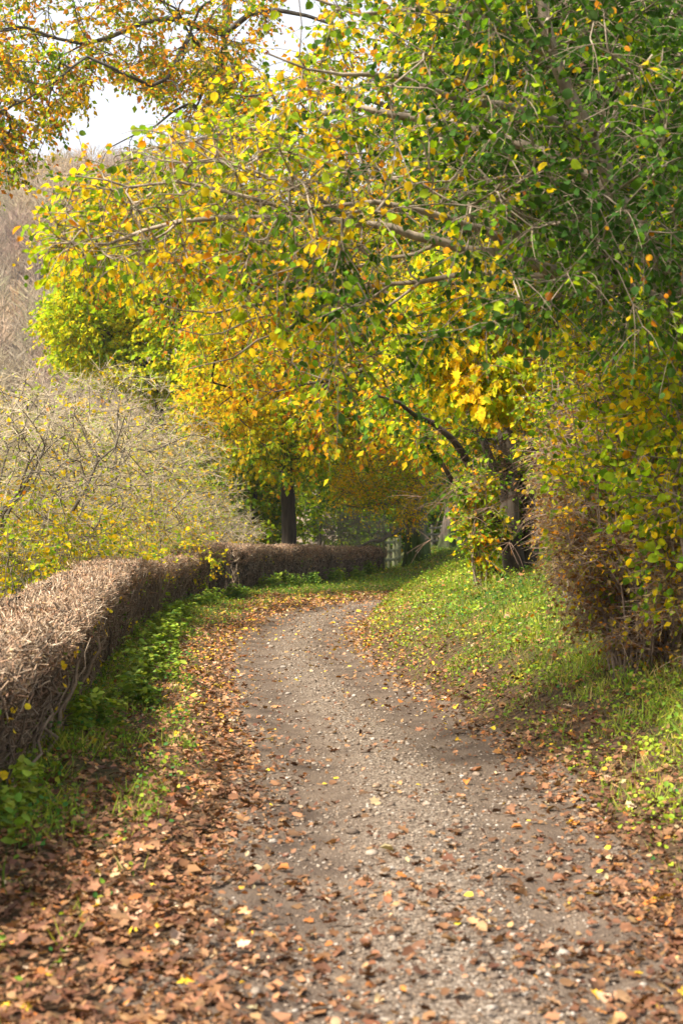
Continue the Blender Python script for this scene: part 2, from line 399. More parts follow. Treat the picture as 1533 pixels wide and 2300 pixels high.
def in_poly(px, py, poly):
    inside = np.zeros(len(px), bool); n = len(poly)
    for i in range(n):
        x1, y1 = poly[i]; x2, y2 = poly[(i + 1) % n]
        c = ((y1 > py) != (y2 > py)) & (px < (x2 - x1) * (py - y1) / (y2 - y1 + 1e-9) + x1)
        inside ^= c
    return inside
def crown(n, poly, d0, d1, clump=0., seed=0, thr=-.3):
    """points through a crown whose outline is poly (as seen) and whose depth runs d0..d1"""
    poly = np.array(poly, float); out = []
    while sum(len(o) for o in out) < n:
        px = rng.uniform(poly[:, 0].min(), poly[:, 0].max(), 4 * n); py = rng.uniform(poly[:, 1].min(), poly[:, 1].max(), 4 * n)
        ok = in_poly(px, py, poly); px, py = px[ok], py[ok]; d = rng.uniform(d0, d1, len(px))
        u = (px - 766.5) / FPX; v = (1150 - py) / FPX
        dy = math.cos(PITCH) - v * math.sin(PITCH); dz = math.sin(PITCH) + v * math.cos(PITCH)
        P = np.stack([u * d / dy, d, EYE + dz * d / dy], 1)
        if clump > 0: P = P[sn(P, clump, 50 + seed) > thr]
        out.append(P)
    P = np.concatenate(out); return P[rng.permutation(len(P))[:n]]

def make_tree(name, label, cat, root, limbs, targets, wood_col, leaf=None, twig=None, group=None, step=.5, tip=.005, w=.2, extra=None, bark=None, leafmat=None, ang=.5, keep_nodes=.0):
    """a thing: trunk (wood) > and crown (leaves + twigs)"""
    e = empty(name, root); t = Tree(step)
    for l in limbs: t.limb(*l)
    t.grow(targets, w, ang).radii(tip)
    mw = MB(); t.wood(mw, wood_col)
    if extra: extra(mw, t)
    mw.build('trunk', bark or M_BARK, e, smooth=True)
    ml, mt = MB(), MB()
    idx = t.tar
    if keep_nodes > 0:
        r_ = np.arange(t.n0, len(t.P)); idx = np.union1d(idx, r_[(rng.random(len(r_)) < keep_nodes)])
    if leaf: foliage(ml, mt, t.P[idx], t.D[idx], **leaf)
    if ml.n: ml.build('crown', leafmat or M_LEAF, e)
    if mt.n: mt.build('twigs', M_TWIG, e)
    tag(e, label, cat, group)
    return e, t

# --- A: the near tree whose branches hang across the lane
def colA(P):
    m = sstep(1.9, -1.0, P[:, 0] + .25 * (4.2 - P[:, 2]))
    return palette(P, [GRN, DGR, LIM, YEL, ORA, RUS], [.4, .95, .13, .04, .02, .01], [.24, .05, .5, .52, .13, .02], m, 1.0, 1.4, 1)
limbsA = [
    ([(4.1, 12.2, G(4.1, 12.2) - .1), (3.7, 11.8, 2.2), W(1560, 690, 11.2), W(1440, 530, 11), W(1330, 330, 10.8), W(1240, 120, 10.6), W(1190, -120, 10.4), W(1150, -400, 10.2)], .15, .03, .3),
    ([W(1545, 690, 11.2), W(1480, 672, 11.), W(1300, 612, 10.8), W(1180, 585, 10.5), W(1050, 562, 10.3), W(930, 530, 10.1), W(820, 500, 10), W(600, 492, 9.8), W(400, 502, 9.6), W(250, 540, 9.5), W(110, 545, 9.4)], .066, .006),
    ([W(420, 500, 9.65), W(330, 545, 9.4), W(230, 560, 9.2)], .012, .004),
    ([W(1180, 585, 10.5), W(1080, 515, 10.3), W(1000, 495, 10.1), W(840, 450, 9.9), W(640, 470, 9.5), W(480, 430, 9.2), W(300, 420, 9.), W(170, 395, 8.9)], .035, .005),
    ([W(1180, 520, 10.5), W(1120, 460, 10.3), W(1060, 385, 10.1), W(1000, 400, 9.8), W(900, 420, 9.6)], .022, .005),
    ([W(1300, 612, 10.8), W(1100, 620, 10.9), W(950, 632, 11), W(800, 645, 11), W(640, 680, 11), W(480, 700, 10.9), W(340, 680, 10.8)], .03, .005),
    ([W(950, 632, 11), W(860, 700, 10.9), W(760, 800, 10.8), W(700, 880, 10.7)], .014, .004),
    ([W(800, 645, 11), W(640, 740, 10.8), W(520, 800, 10.7), W(420, 830, 10.6)], .013, .004),
    ([W(1000, 550, 10.2), W(860, 590, 10.3), W(700, 600, 10.3), W(500, 600, 10.2), W(330, 590, 10.1), W(200, 600, 10)], .016, .004),
    ([W(900, 640, 11), W(760, 690, 11), W(620, 700, 11), W(500, 745, 11), W(400, 740, 11)], .013, .004),
    ([W(820, 500, 10), W(700, 440, 9.7), W(560, 380, 9.5), W(420, 370, 9.3), W(300, 340, 9.2)], .018, .004),
    ([W(1440, 530, 11), W(1400, 450, 11), W(1290, 380, 11.2), W(1180, 330, 11.3), W(1000, 280, 11.3), W(800, 250, 11.2), W(620, 280, 11), W(430, 310, 10.8), W(260, 350, 10.7)], .075, .006),
    ([W(1330, 330, 10.8), W(1200, 250, 10.4), W(1050, 230, 10), W(900, 170, 9.7), W(760, 170, 9.4), W(600, 120, 9.2)], .045, .006),
    ([W(1240, 120, 10.6), W(1100, 40, 10.3), W(950, 20, 10), W(800, 40, 9.8), W(650, -20, 9.6)], .04, .006),
    ([W(1200, -60, 10.4), W(1000, -160, 10.2), W(800, -200, 10), W(600, -260, 9.8)], .04, .006),
    ([W(1540, 700, 11.2), W(1420, 560, 12), W(1300, 420, 12.6), W(1200, 330, 13)], .09, .02),
    ([W(1330, 330, 10.8), W(1420, 200, 11), W(1500, 60, 11.3), W(1560, -100, 11.5)], .05, .01),
    ([W(1545, 690, 11.2), W(1620, 500, 11.3), W(1680, 250, 11.4), W(1700, 0, 11.6)], .09, .02),
]
polyA = [(110, 470), (190, 370), (330, 320), (430, 270), (560, 180), (640, 60), (680, -260), (1750, -320), (1750, 800), (1500, 780), (1330, 700), (1200, 700), (1050, 760), (900, 800), (780, 890), (700, 860), (600, 770), (500, 720), (400, 640), (260, 585), (110, 560)]
def to_px(Q):
    y = Q[:, 1] * math.cos(PITCH) + (Q[:, 2] - EYE) * math.sin(PITCH); z = (Q[:, 2] - EYE) * math.cos(PITCH) - Q[:, 1] * math.sin(PITCH)
    return 766.5 + FPX * Q[:, 0] / y, 1150 - FPX * z / y
LP = np.concatenate([spline(limbsA[i][0], .08) for i in (0, 1, 2, 3, 5, 8, 9, 10, 11)])
def limb_clear(Q):
    """few leaves spring from the old wood of the long limbs"""
    out = np.ones(len(Q))
    for s_ in range(0, len(Q), 8000):
        v = Q[s_:s_ + 8000, None] - LP[None]; dd = np.sqrt(v[..., 0] ** 2 + v[..., 2] ** 2 + (np.minimum(v[..., 1], 0) * .10 + np.maximum(v[..., 1], 0)) ** 2).min(1)
        out[s_:s_ + 8000] = np.where(dd < .10, .12, np.where(dd < .16, .5, 1))
    return out
TA = np.concatenate([crown(620, polyA, 8.6, 12.8, .9, 1, -.1),
                     crown(230, [(150, 400), (400, 300), (800, 250), (900, 640), (600, 660), (300, 590), (110, 550)], 8.8, 11, .7, 2, -.25),
                     crown(480, [(900, -150), (1640, -150), (1640, 760), (1100, 640), (950, 400)], 8.8, 12.5, .9, 3, -.4)])
make_tree('hazel_tree', 'big leaning tree at the right edge, its long bare limb reaching left across the lane', 'tree', (4.1, 12.2, 0), limbsA, TA,
          (.27, .215, .16), dict(ldens=limb_clear, k=5, L_=.34, nl=6, size=.045, tmpl=ROUND, colf=colA, droop=.35, rt=.0034, tcol=(.19, .145, .10), hang=.45, flat=.6),
          step=.3, tip=.0048, w=.12)

# --- B: the coppiced, leaf-clad tree on the mound
def colB(P):
    m = sstep(1.6, 3.6, P[:, 0] / P[:, 1] * 22)
    return palette(P, [GRN, DGR, LIM, YEL, ORA, OLV], [.3, .1, .3, .3, .12, .1], [.4, .4, .12, .08, .04, .1], m, .8, 1., 2)
rb = W(1165, 1338, 22); zb = G(rb[0], 22)
limbsB = [
    ([(rb[0], 22, zb - .1), W(1150, 1240, 22), W(1140, 1140, 22), W(1145, 1040, 22.2), W(1120, 900, 22.5), W(1100, 700, 23), W(1080, 450, 23.5)], .2, .04, .2),
    ([W(1165, 1320, 22), W(1190, 1240, 22.2), W(1180, 1100, 22.4), W(1200, 940, 22.8), W(1240, 700, 23), W(1250, 450, 23.3)], .16, .04, .2),
    ([W(1150, 1240, 22), W(1110, 1160, 21.6), W(1060, 1060, 21.3), W(1010, 985, 21), W(930, 930, 20.6), W(850, 890, 20.3)], .11, .02, .2),
    ([W(1150, 1230, 22), W(1080, 1180, 21.6), W(1030, 1110, 21.3), W(990, 1040, 21), W(960, 1000, 20.8)], .075, .02, .2),
    ([W(1140, 1140, 22), W(1100, 1030, 21.8), W(1060, 930, 21.6), W(990, 850, 21.4), W(900, 790, 21)], .09, .02, .1),
    ([W(1165, 1320, 22), W(1120, 1290, 21.6), W(1085, 1240, 21.3), W(1060, 1180, 21.2)], .03, .01, .1),
]
TB = np.concatenate([crown(120, [(1040, 1020), (1220, 980), (1225, 1200), (1160, 1240), (1100, 1250), (1045, 1180)], 22.2, 23.8, .7, 4, -.3),
                     crown(560, [(820, 930), (860, 800), (1000, 700), (1300, 660), (1330, 1000), (1230, 1060), (1100, 1050), (1000, 1010), (920, 1000)], 21.6, 25.5, .9, 5, -.2)])
eB, tB = make_tree('coppiced_tree', 'leaf clad tree with several leaning stems growing on the grassy mound beside the bend', 'tree', (rb[0], 22, zb), limbsB, TB,
          (.055, .042, .03), dict(k=3, L_=.3, nl=6, size=.085, tmpl=ROUND5, colf=colB, droop=.4, rt=.003, tcol=(.16, .12, .08), hang=.55, flat=.5), step=.35, tip=.005, w=.15)
mi = MB()
for Pl, rad in tB.limbs:
    q = rng.integers(0, len(Pl) - 1, int(150 * len(Pl) * .35)); u_ = rng.random((len(q), 1)); C_ = Pl[q] * (1 - u_) + Pl[q + 1] * u_; o_ = rv(len(q)); o_[:, 2] *= .4; o_ = nrm(o_)
    Q = C_ + o_ * (rad[q][:, None] + rng.uniform(.0, .07, (len(q), 1))); kp = (sn(Q, .7, 77) > -.1) & (Q[:, 2] > zb + .35); Q = Q[kp]; o_ = o_[kp]
    leaves(mi, Q, nrm(rv(len(Q)) + np.array([0, 0, -.6])), nrm(o_ + rv(len(Q)) * .4), rng.uniform(.03, .07, len(Q)), palette(Q, [DGR, GRN, LIM, YEL], [.4, .4, .15, .06], None, None, .6, 1, 78), ROUND5)
mi.build('ivy', M_LEAF, eB)

# --- C: orange oak behind it, crown reaching over the lane
def colC(P):
    return palette(P, [ORA, RUS, YEL, OLV, LIM, GRN, TAN], [.2, .1, .42, .12, .36, .18, .05], None, None, 1.6, 1.4, 3)
limbsC = [
    ([(4.35, 27, G(4.35, 27) - .1), W(1230, 1100, 27), W(1180, 850, 27), W(1120, 600, 27), W(1050, 300, 27.5), W(980, 0, 28)], .24, .06, .3),
    ([W(1200, 950, 27), W(1060, 860, 26.5), W(900, 820, 26), W(740, 850, 25.5), W(620, 880, 25)], .1, .015),
    ([W(1160, 760, 27), W(1000, 700, 26.5), W(800, 640, 26), W(600, 640, 25.5), W(400, 660, 25)], .11, .015),
    ([W(1110, 560, 27), W(950, 480, 26.5), W(750, 430, 26), W(550, 420, 25.6), W(350, 460, 25)], .1, .015),
    ([W(1060, 330, 27.4), W(900, 250, 27), W(700, 200, 27), W(520, 220, 26)], .08, .015),
    ([W(1180, 880, 27), W(1250, 700, 27.5), W(1330, 500, 28), W(1400, 250, 28)], .1, .02),
]
TC = np.concatenate([crown(1250, [(240, 420), (420, 330), (700, 120), (1000, -80), (1500, -80), (1500, 500), (1200, 900), (1060, 1010), (880, 1010), (700, 980), (560, 880), (430, 780), (300, 640)], 24, 29, 1.6, 6, -.25)])
make_tree('oak_tree', 'orange and yellow leaved oak reaching left over the bend from behind the leaf clad tree', 'tree', (4.35, 27, 0), limbsC, TC,
          (.1, .08, .06), dict(k=3, L_=.5, nl=8, size=.105, tmpl=DIAMOND, colf=colC, droop=.3, rt=.0035, tcol=(.24, .18, .12), hang=.35, flat=.6), step=.6, tip=.006, w=.15)

# --- a dark green lime behind the leaning tree, closing the upper right
limbsL = [([(5.0, 16.3, G(5.0, 16.3) - .1), (4.9, 16.2, 3), W(1600, 500, 16), W(1450, 200, 15.8), W(1350, -100, 15.6), W(1300, -400, 15.5)], .16, .03, .3),
          ([W(1590, 520, 16), W(1400, 470, 15.6), W(1200, 440, 15.2), W(1020, 430, 15)], .05, .01), ([W(1450, 200, 15.8), W(1250, 150, 15.4), W(1050, 120, 15)], .05, .01)]
make_tree('lime_tree', 'dark green tree filling the top right corner behind the leaning hazel', 'tree', (5.0, 16.3, 0), limbsL,
          crown(900, [(960, -250), (1700, -250), (1700, 700), (1450, 690), (1250, 600), (1100, 480), (960, 400), (900, 150)], 14.6, 17, 1.2, 40, -.45), (.07, .055, .04),
          dict(k=4, L_=.36, nl=6, size=.085, tmpl=ROUND5, colf=lambda P: palette(P, [DGR, GRN, LIM, YEL], [.6, .45, .12, .05], None, None, 1.3, 1.2, 41), droop=.35, rt=.003, tcol=(.1, .08, .055), hang=.5, flat=.5), step=.4, tip=.005)

# --- D: bright yellow maple, right of centre
def colD(P):
    return palette(P, [YEL, LEM, LIM, GRN], [.5, .3, .22, .14], None, None, 1.5, 1.1, 4)
limbsD = [([(4.9, 21, G(4.9, 21) - .1), W(1440, 1050, 19.5), W(1330, 850, 18.5), W(1230, 700, 17.8), W(1150, 560, 17.5)], .1, .03, .3),
          ([W(1290, 780, 18.2), W(1150, 720, 17.6), W(1000, 700, 17.2), W(900, 720, 17)], .04, .01),
          ([W(1210, 660, 17.8), W(1080, 580, 17.4), W(960, 560, 17)], .03, .01)]
TD_ = np.concatenate([crown(330, [(890, 640), (960, 560), (1150, 560), (1300, 640), (1310, 780), (1200, 830), (1100, 870), (1000, 900), (930, 840), (880, 740)], 16.6, 18.8, .8, 7, -.2),
                      crown(90, [(1020, 830), (1160, 800), (1180, 900), (1060, 910)], 16.6, 17.8)])
make_tree('maple_tree', 'bright yellow maple with pointed leaves lit in front of the dark right hand trees', 'tree', (4.9, 21, 0), limbsD, TD_,
          (.12, .09, .07), dict(k=3, L_=.32, nl=7, size=.088, tmpl=MAPLE, colf=colD, droop=.4, rt=.003, tcol=(.18, .12, .08), hang=.75, flat=.35), step=.35, tip=.005)

# --- E: yellow tree behind the hedge (dark straight trunk)
def colE(P):
    m = sstep(6.5, 4., P[:, 2])
    return palette(P, [YEL, LEM, LIM, GRN, ORA], [.5, .35, .25, .08, .1], [.3, .3, .4, .35, .05], m, 2.6, 1.1, 5)
xe = W(643, 1230, 52)[0]
limbsE = [([(xe, 52, G(xe, 52) - .2), W(643, 1200, 52), W(644, 1080, 52), W(640, 900, 52), W(620, 700, 52), W(600, 500, 52.5)], .35, .12, .4),
          ([W(642, 1000, 52), W(560, 900, 50.5), W(480, 860, 49)], .14, .03), ([W(640, 950, 52), W(720, 880, 50.5), W(820, 840, 49)], .14, .03),
          ([W(630, 800, 52), W(540, 720, 50.5), W(430, 700, 49)], .12, .03), ([W(630, 760, 52), W(740, 660, 52), W(860, 600, 50.5)], .12, .03)]
TE = np.concatenate([crown(1500, [(405, 880), (430, 760), (520, 560), (700, 450), (900, 560), (1000, 800), (960, 960), (860, 1000), (740, 1020), (650, 1060), (560, 1050), (480, 980), (420, 930)], 47, 55, 2.2, 8, -.2)])
make_tree('sycamore_tree', 'yellow crowned tree with one dark straight trunk standing behind the far hedge', 'tree', (xe, 52, 0), limbsE, TE,
          (.032, .024, .018), dict(k=6, L_=.7, nl=8, size=.165, tmpl=DIAMOND, colf=colE, droop=.3, rt=.006, tcol=(.12, .09, .06), hang=.5, flat=.5), step=1.2, tip=.012)

# --- F: upper left oak against the sky
def colF(P):
    return palette(P, [ORA, RUS, OLV, GRN, LIM, YEL, TAN], [.28, .1, .26, .2, .26, .26, .1], None, None, 1.8, 1.2, 6)
limbsF = [([(W(655, 1230, 62)[0], 62, G(W(655, 1230, 62)[0], 62) - .2), W(645, 1050, 61), W(640, 870, 58), W(570, 600, 50), W(520, 400, 45), W(505, 200, 42), W(510, 0, 42), W(540, -300, 42)], .3, .12, .4),
          ([W(508, 100, 42), W(400, 40, 41), W(300, 60, 40), W(190, 100, 39.5), W(60, 60, 39), W(-80, 90, 39)], .12, .02),
          ([W(506, 170, 42), W(430, 80, 40), W(400, 140, 39), W(340, 190, 38), W(200, 130, 37), W(120, 190, 37), W(0, 250, 37)], .1, .02),
          ([W(515, 300, 42), W(430, 230, 40), W(350, 280, 39), W(250, 330, 39)], .07, .015),
          ([W(520, -60, 42), W(350, -140, 41), W(150, -160, 40), W(-100, -180, 39)], .14, .03),
          ([W(510, 60, 42), W(620, 20, 41), W(760, 60, 41), W(900, 100, 41)], .1, .02),
          ([W(540, 500, 43), W(420, 430, 41), W(300, 420, 40), W(200, 440, 40)], .08, .015)]
TF = np.concatenate([crown(580, [(-150, -250), (700, -260), (640, 60), (520, 130), (380, 120), (200, 110), (-150, 170)], 37, 43, 2.0, 9, -.15),
                     crown(230, [(-60, 120), (230, 110), (200, 200), (120, 290), (60, 400), (-60, 420)], 36.5, 39, 1.4, 10, -.1),
                     crown(280, [(200, 110), (560, 110), (600, 330), (420, 340), (400, 230), (300, 200)], 37, 42, 1.4, 11, 0),
                     crown(420, [(150, 400), (300, 330), (700, 300), (1000, 200), (1000, 650), (700, 700), (450, 640), (200, 640)], 38, 44, 1.8, 12, -.3)])
make_tree('oak_tree', 'tall oak with orange brown leaves spread against the white sky at top left', 'tree', (W(655, 1230, 62)[0], 62, 0), limbsF, TF,
          (.08, .07, .06), dict(k=4, L_=.55, nl=7, size=.135, tmpl=DIAMOND, colf=colF, droop=.3, rt=.0045, tcol=(.12, .09, .07), hang=.3, flat=.5), step=.7, tip=.01)

# --- H: acid yellow-green tree on the left beyond the thicket
def colH(P):
    return palette(P, [LEM, LIM, YEL, GRN], [.5, .6, .15, .12], None, None, 2.2, .9, 8)
limbsH = [([(W(380, 1200, 60)[0], 60, -6), W(370, 1000, 60), W(330, 830, 60), W(290, 770, 60), W(310, 680, 60), W(330, 560, 61)], .4, .1, .5),
          ([W(300, 790, 60), W(230, 740, 59), W(150, 720, 58)], .14, .03), ([W(330, 830, 60), W(400, 760, 59), W(470, 740, 58)], .14, .03),
          ([W(300, 730, 60), W(240, 650, 59), W(200, 600, 58)], .1, .03)]
TH = np.concatenate([crown(1250, [(90, 740), (140, 640), (125, 560), (220, 470), (400, 440), (520, 560), (520, 800), (430, 900), (300, 880), (220, 850), (130, 820)], 57, 63, 2.4, 13, -.15)])
make_tree('field_maple', 'acid yellow green tree with a dark forked limb, before the hazy hill', 'tree', (W(380, 1200, 60)[0], 60, -6), limbsH, TH,
          (.07, .055, .04), dict(k=6, L_=.75, nl=8, size=.19, tmpl=DIAMOND, colf=colH, droop=.2, rt=.006, tcol=(.12, .09, .06), hang=.4, flat=.5), step=1.2, tip=.012)

# --- I: mossy beech at the bend and its neighbours
def colI(P):
    m = sstep(-.5, 3.5, P[:, 0] - 1.8)
    return palette(P, [ORA, YEL, LIM, GRN, RUS], [.12, .6, .4, .08, .0], [.04, .5, .5, .2, .0], m, 1.5, 1.1, 9)
def flare(P0, base_r, top_r, zt, lean=(0, 0), k=26, rings=40, lobes=5, seed=0):
    """a fluted trunk base as one surface"""
    z = np.linspace(0, 1, rings); a_ = np.arange(k) * 2 * np.pi / k
    r = top_r + (base_r - top_r) * np.exp(-z * zt * 1.1)
    fl = 1 + .16 * np.exp(-z[:, None] * zt * .7) * np.sin(lobes * a_[None] + seed) + .03 * np.sin(9 * a_[None] + 3 * z[:, None])
    X = P0[0] + lean[0] * z[:, None] ** 1.3 + r[:, None] * fl * np.cos(a_)[None]; Y = P0[1] + lean[1] * z[:, None] + r[:, None] * fl * np.sin(a_)[None]
    Z = P0[2] + z[:, None] * zt + 0 * X
    V = np.stack([X, Y, Z], -1).reshape(-1, 3)
    j = np.arange(rings - 1)[:, None]; i = np.arange(k)[None]; i2 = (i + 1) % k
    return V, np.stack([j * k + i, j * k + i2, (j + 1) * k + i2, (j + 1) * k + i], -1).reshape(-1, 4)
def big_trunk(name, label, px, d, base_r, top_r, zt, lean, wcol, moss, seed, limbs, targets, leaf, group=None):
    x = W(px, 1240, d)[0]; z0 = G(x, d) - .15
    e = empty(name, (x, d, z0)); mw = MB()
    V, Fq = flare((x, d, z0), base_r, top_r, zt, lean, seed=seed)
    hz = V[:, 2] - z0; mm = sstep(moss + .5, moss - .4, hz + .5 * sn(V, .9, seed + 30)) if moss > 0 else np.zeros(len(V))
    C = np.array(wcol)[None] * (1 + .2 * sn(V * np.array([3, 3, .6]), 1., seed))[:, None] * (1 - mm[:, None]) + np.array([.035, .06, .008])[None] * mm[:, None]
    mw.add(V, Fq, C)
    t = Tree(.9)
    top = (x + lean[0], d + lean[1], z0 + zt)
    t.limb([(x + lean[0] * .9, d + lean[1] * .9, z0 + zt - .4), top, (top[0] + lean[0] * .2, top[1], top[2] + 4), (top[0] + lean[0] * .3, top[1], top[2] + 9)], top_r, top_r * .4)
    for l in limbs: t.limb(*l)
    t.grow(targets, .15).radii(.009); t.wood(mw, np.array(wcol) * .8)
    mw.build('trunk', M_BARK, e, smooth=True)
    ml, mt = MB(), MB(); foliage(ml, mt, t.P[t.tar], t.D[t.tar], **leaf)
    ml.build('crown', M_LEAF, e); mt.build('twigs', M_TWIG, e)
    tag(e, label, 'tree', group); return e
lI = dict(k=4, L_=.6, nl=7, size=.10, tmpl=DIAMOND, colf=colI, droop=.25, rt=.004, tcol=(.26, .2, .15), hang=.3, flat=.7)
big_trunk('beech_tree', 'thick trunk with dark moss up its foot at the end of the rail fence', 936, 58, .62, .40, 4.2, (-.05, 0), (.15, .125, .10), 1.5, 1,
          [([W(925, 1160, 58), W(880, 1200, 57), W(830, 1215, 56.5), W(790, 1228, 56)], .13, .04), ([W(928, 1120, 58), W(860, 1130, 56), W(800, 1140, 55), W(755, 1130, 54)], .06, .01),
           ([W(928, 1060, 58), W(860, 1030, 56), W(780, 1040, 55), W(720, 1040, 54)], .07, .01), ([W(930, 1030, 58), W(990, 1060, 56), W(1020, 1080, 55)], .06, .01)],
          np.concatenate([crown(430, [(730, 1075), (780, 1020), (1000, 1010), (1040, 1110), (960, 1130), (930, 1180), (890, 1175), (860, 1130), (800, 1150), (740, 1110)], 53.5, 58, 1., 14, -.1),
                          crown(300, [(700, 700), (1000, 650), (1050, 1020), (760, 1020)], 55, 60)]), lI)
lJ = dict(k=4, L_=.7, nl=7, size=.13, tmpl=DIAMOND, colf=lambda P: palette(P, [GRN, OLV, LIM, YEL], [.45, .2, .2, .12], None, None, 2, 1, 10), droop=.2, rt=.005, tcol=(.12, .1, .08), hang=.3, flat=.6)
big_trunk('beech_tree', 'grey trunk leaning right behind the mossy trunk at the bend', 1000, 63, .46, .30, 4.0, (.75, 0), (.10, .08, .065), .5, 2,
          [], crown(450, [(900, 600), (1150, 600), (1180, 1020), (930, 1040)], 60, 66, 2, 15, -.2), lJ)
big_trunk('beech_tree', 'dark trunk half hidden at the bend, farthest right of the three', 1040, 66, .42, .30, 4.0, (.3, 0), (.05, .042, .035), 0, 3,
          [], crown(400, [(1000, 500), (1350, 500), (1350, 1000), (1050, 1050)], 63, 70, 2, 16, -.2), lJ)

# --- conifer with dead twigs at the right
xk, dk = W(1350, 1200, 18)[0], 18.0; zk = G(xk, dk)
e = empty('redwood_tree', (xk, dk, zk)); mw = MB()
V, Fq = flare((xk, dk, zk - .2), .60, .46, 9, (0, .2), seed=4, lobes=7, rings=60, k=40)
mw.add(V, Fq, np.array([.085, .05, .036])[None] * (1 + .25 * sn(V * np.array([4, 4, .5]), 1, 3))[:, None])
mw.build('trunk', M_BARK, e, smooth=True)
mt = MB(); n = 620; zz_ = rng.uniform(1.3, 8.5, n) + zk; an = rng.uniform(0, 6.28, n)
P0 = np.stack([xk + .42 * np.cos(an), dk + .42 * np.sin(an), zz_], 1); Dk = nrm(np.stack([np.cos(an), np.sin(an), rng.uniform(-.5, .25, n)], 1))
Lk = rng.uniform(.5, 1.8, n); u = np.linspace(0, 1, 6)[None, :, None]
H = P0[:, None] + Dk[:, None] * Lk[:, None, None] * u + (rv(n) * .3 + np.array([0, 0, -.25]))[:, None] * Lk[:, None, None] * u ** 2
tubes(mt, H, .010 * (1.1 - u[:, :, 0]) * np.ones((n, 1)), np.array([.15, .095, .065]) * rng.uniform(.6, 1.3, (n, 1)), 4)
foliage(MB(), mt, H[:, 3], Dk, 5, .45, 0, .1, DIAMOND, None, .3, .0028, (.19, .12, .085)); foliage(MB(), mt, H[:, 5], Dk, 6, .45, 0, .1, DIAMOND, None, .3, .0028, (.19, .12, .085))
mt.build('dead_twigs', M_TWIG, e)
tag(e, 'thick reddish brown conifer trunk ringed with dead twigs behind the right hand hazel', 'tree')

# --- shrubs along the right bank
def shrub(name, label, x, d, n_st, height, spread, wood_col, leaf, ntar, tip=.004, lean=(0, 0), cat='shrub', group=None, zmin=.25, sun=0):
    z0 = G(x, d); e = empty(name, (x, d, z0)); t = Tree(.28); first = True
    for i in range(n_st):
        a_ = rng.uniform(0, 6.28); rr = rng.uniform(.3, 1) * spread; hx = x + lean[0] + math.cos(a_) * rr; hy = d + lean[1] + math.sin(a_) * rr; hz = height * rng.uniform(.65, 1.05)
        b = (x + math.cos(a_) * rr * .38, d + math.sin(a_) * rr * .38, z0 - .05)
        t.limb([b, ((b[0] * 1.1 + hx * .9) / 2, (b[1] * 1.1 + hy * .9) / 2, z0 + hz * .45), (hx, hy, z0 + hz)], rng.uniform(.009, .02), .004, .1, .15, True)
    q = rng.normal(size=(ntar * 4, 3)); q = q / np.linalg.norm(q, axis=1, keepdims=True) * rng.uniform(.1, 1, (len(q), 1)) ** .45
    zc = z0 + height * (.5 + zmin / 2); Pq = np.array([x + lean[0], d + lean[1], zc]) + q * np.array([spread * 1.1, spread, height * (.52 - zmin / 2)])
    Pq = Pq[sn(Pq, 1., int(x * 10 + d) % 97) > -.35][:ntar]
    t.grow(Pq, .1, .4).radii(tip); mw = MB(); t.wood(mw, wood_col, colvar=.25)
    ra = np.linspace(0, 1, 7)[:, None]; an = (np.arange(24) * 2 * np.pi / 24)[None]; rr = spread * .46 * ra * (1 + .12 * np.sin(3 * an + x)) + .001
    X_ = x + rr * np.cos(an); Y_ = d + rr * np.sin(an); Z_ = Gn(np.column_stack([X_.ravel(), Y_.ravel()])).reshape(X_.shape) + .10 * (1 - ra ** 2) - .03 + .02 * np.sin(7 * an + 9 * ra)
    jj = (np.arange(6)[:, None] * 24 + np.arange(24)[None]).ravel(); j2 = (np.arange(6)[:, None] * 24 + (np.arange(24)[None] + 1) % 24).ravel()
    mw.add(np.stack([X_, Y_, Z_], -1).reshape(-1, 3), np.stack([jj, jj + 24, j2 + 24, j2], 1), np.array([.09, .065, .045]))
    mw.build('stems', M_TWIG, e, smooth=True)
    ml, mt = MB(), MB(); foliage(ml, mt, t.P[t.tar], t.D[t.tar], **leaf)
    if mt.n: mt.build('twigs', M_TWIG, e)
    if ml.n: ml.build('leaves', M_LEAF, e)
    tag(e, label, cat, group); return e
def colR(P): return palette(P, [LIM, YEL, GRN, LEM, ORA], [.45, .28, .3, .22, .03], None, None, .7, .8, 12)
def colBr(P): return palette(P, [BRN, TAN, ORA, YEL, OLV], [.4, .3, .1, .1, .15], None, None, .6, .8, 13)
HZ = dict(k=4, L_=.26, nl=3, size=.053, tmpl=ROUND, colf=colR, droop=.1, rt=.0024, tcol=(.24, .17, .12), hang=.35, flat=.6, spread=1.3)
BR = dict(k=7, L_=.26, nl=2, size=.045, tmpl=DIAMOND, colf=colBr, droop=.15, rt=.0026, tcol=(.25, .175, .125), hang=.3, flat=.3, spread=1.4)
p = W(1450, 1480, 12.6); shrub('hazel_bush', 'round leaved yellow green hazel bush at the right frame edge above the bank', p[0], 12.6, 30, 3.3, .9, (.21, .155, .115), HZ, 760, lean=(.08, 0), zmin=.08)
p = W(1560, 1500, 10.2); shrub('hazel_bush', 'nearest hazel bush, cut off by the right edge of the frame', p[0] + .4, 11.0, 26, 3.6, .95, (.2, .15, .11), dict(HZ, nl=4), 650, lean=(.2, 0), zmin=.08)
p = W(1385, 1400, 14.5); shrub('twiggy_bush', 'nearly leafless brown twiggy bush left of the hazel bush', p[0], 14.6, 40, 2.6, .75, (.25, .18, .135), BR, 800, zmin=.04)
p = W(1415, 1460, 12.7); shrub('twiggy_bush', 'low brown twiggy bush at the foot of the hazel stems', p[0], 12.3, 44, 1.7, .7, (.22, .16, .12), dict(BR, nl=2), 620, zmin=.04)
p = W(1345, 1330, 17); shrub('twiggy_bush', 'brown bush with withered leaves in front of the thick conifer trunk', p[0] + .05, 17.3, 34, 2.3, .5, (.23, .16, .12), dict(BR, nl=3), 600, zmin=.04)
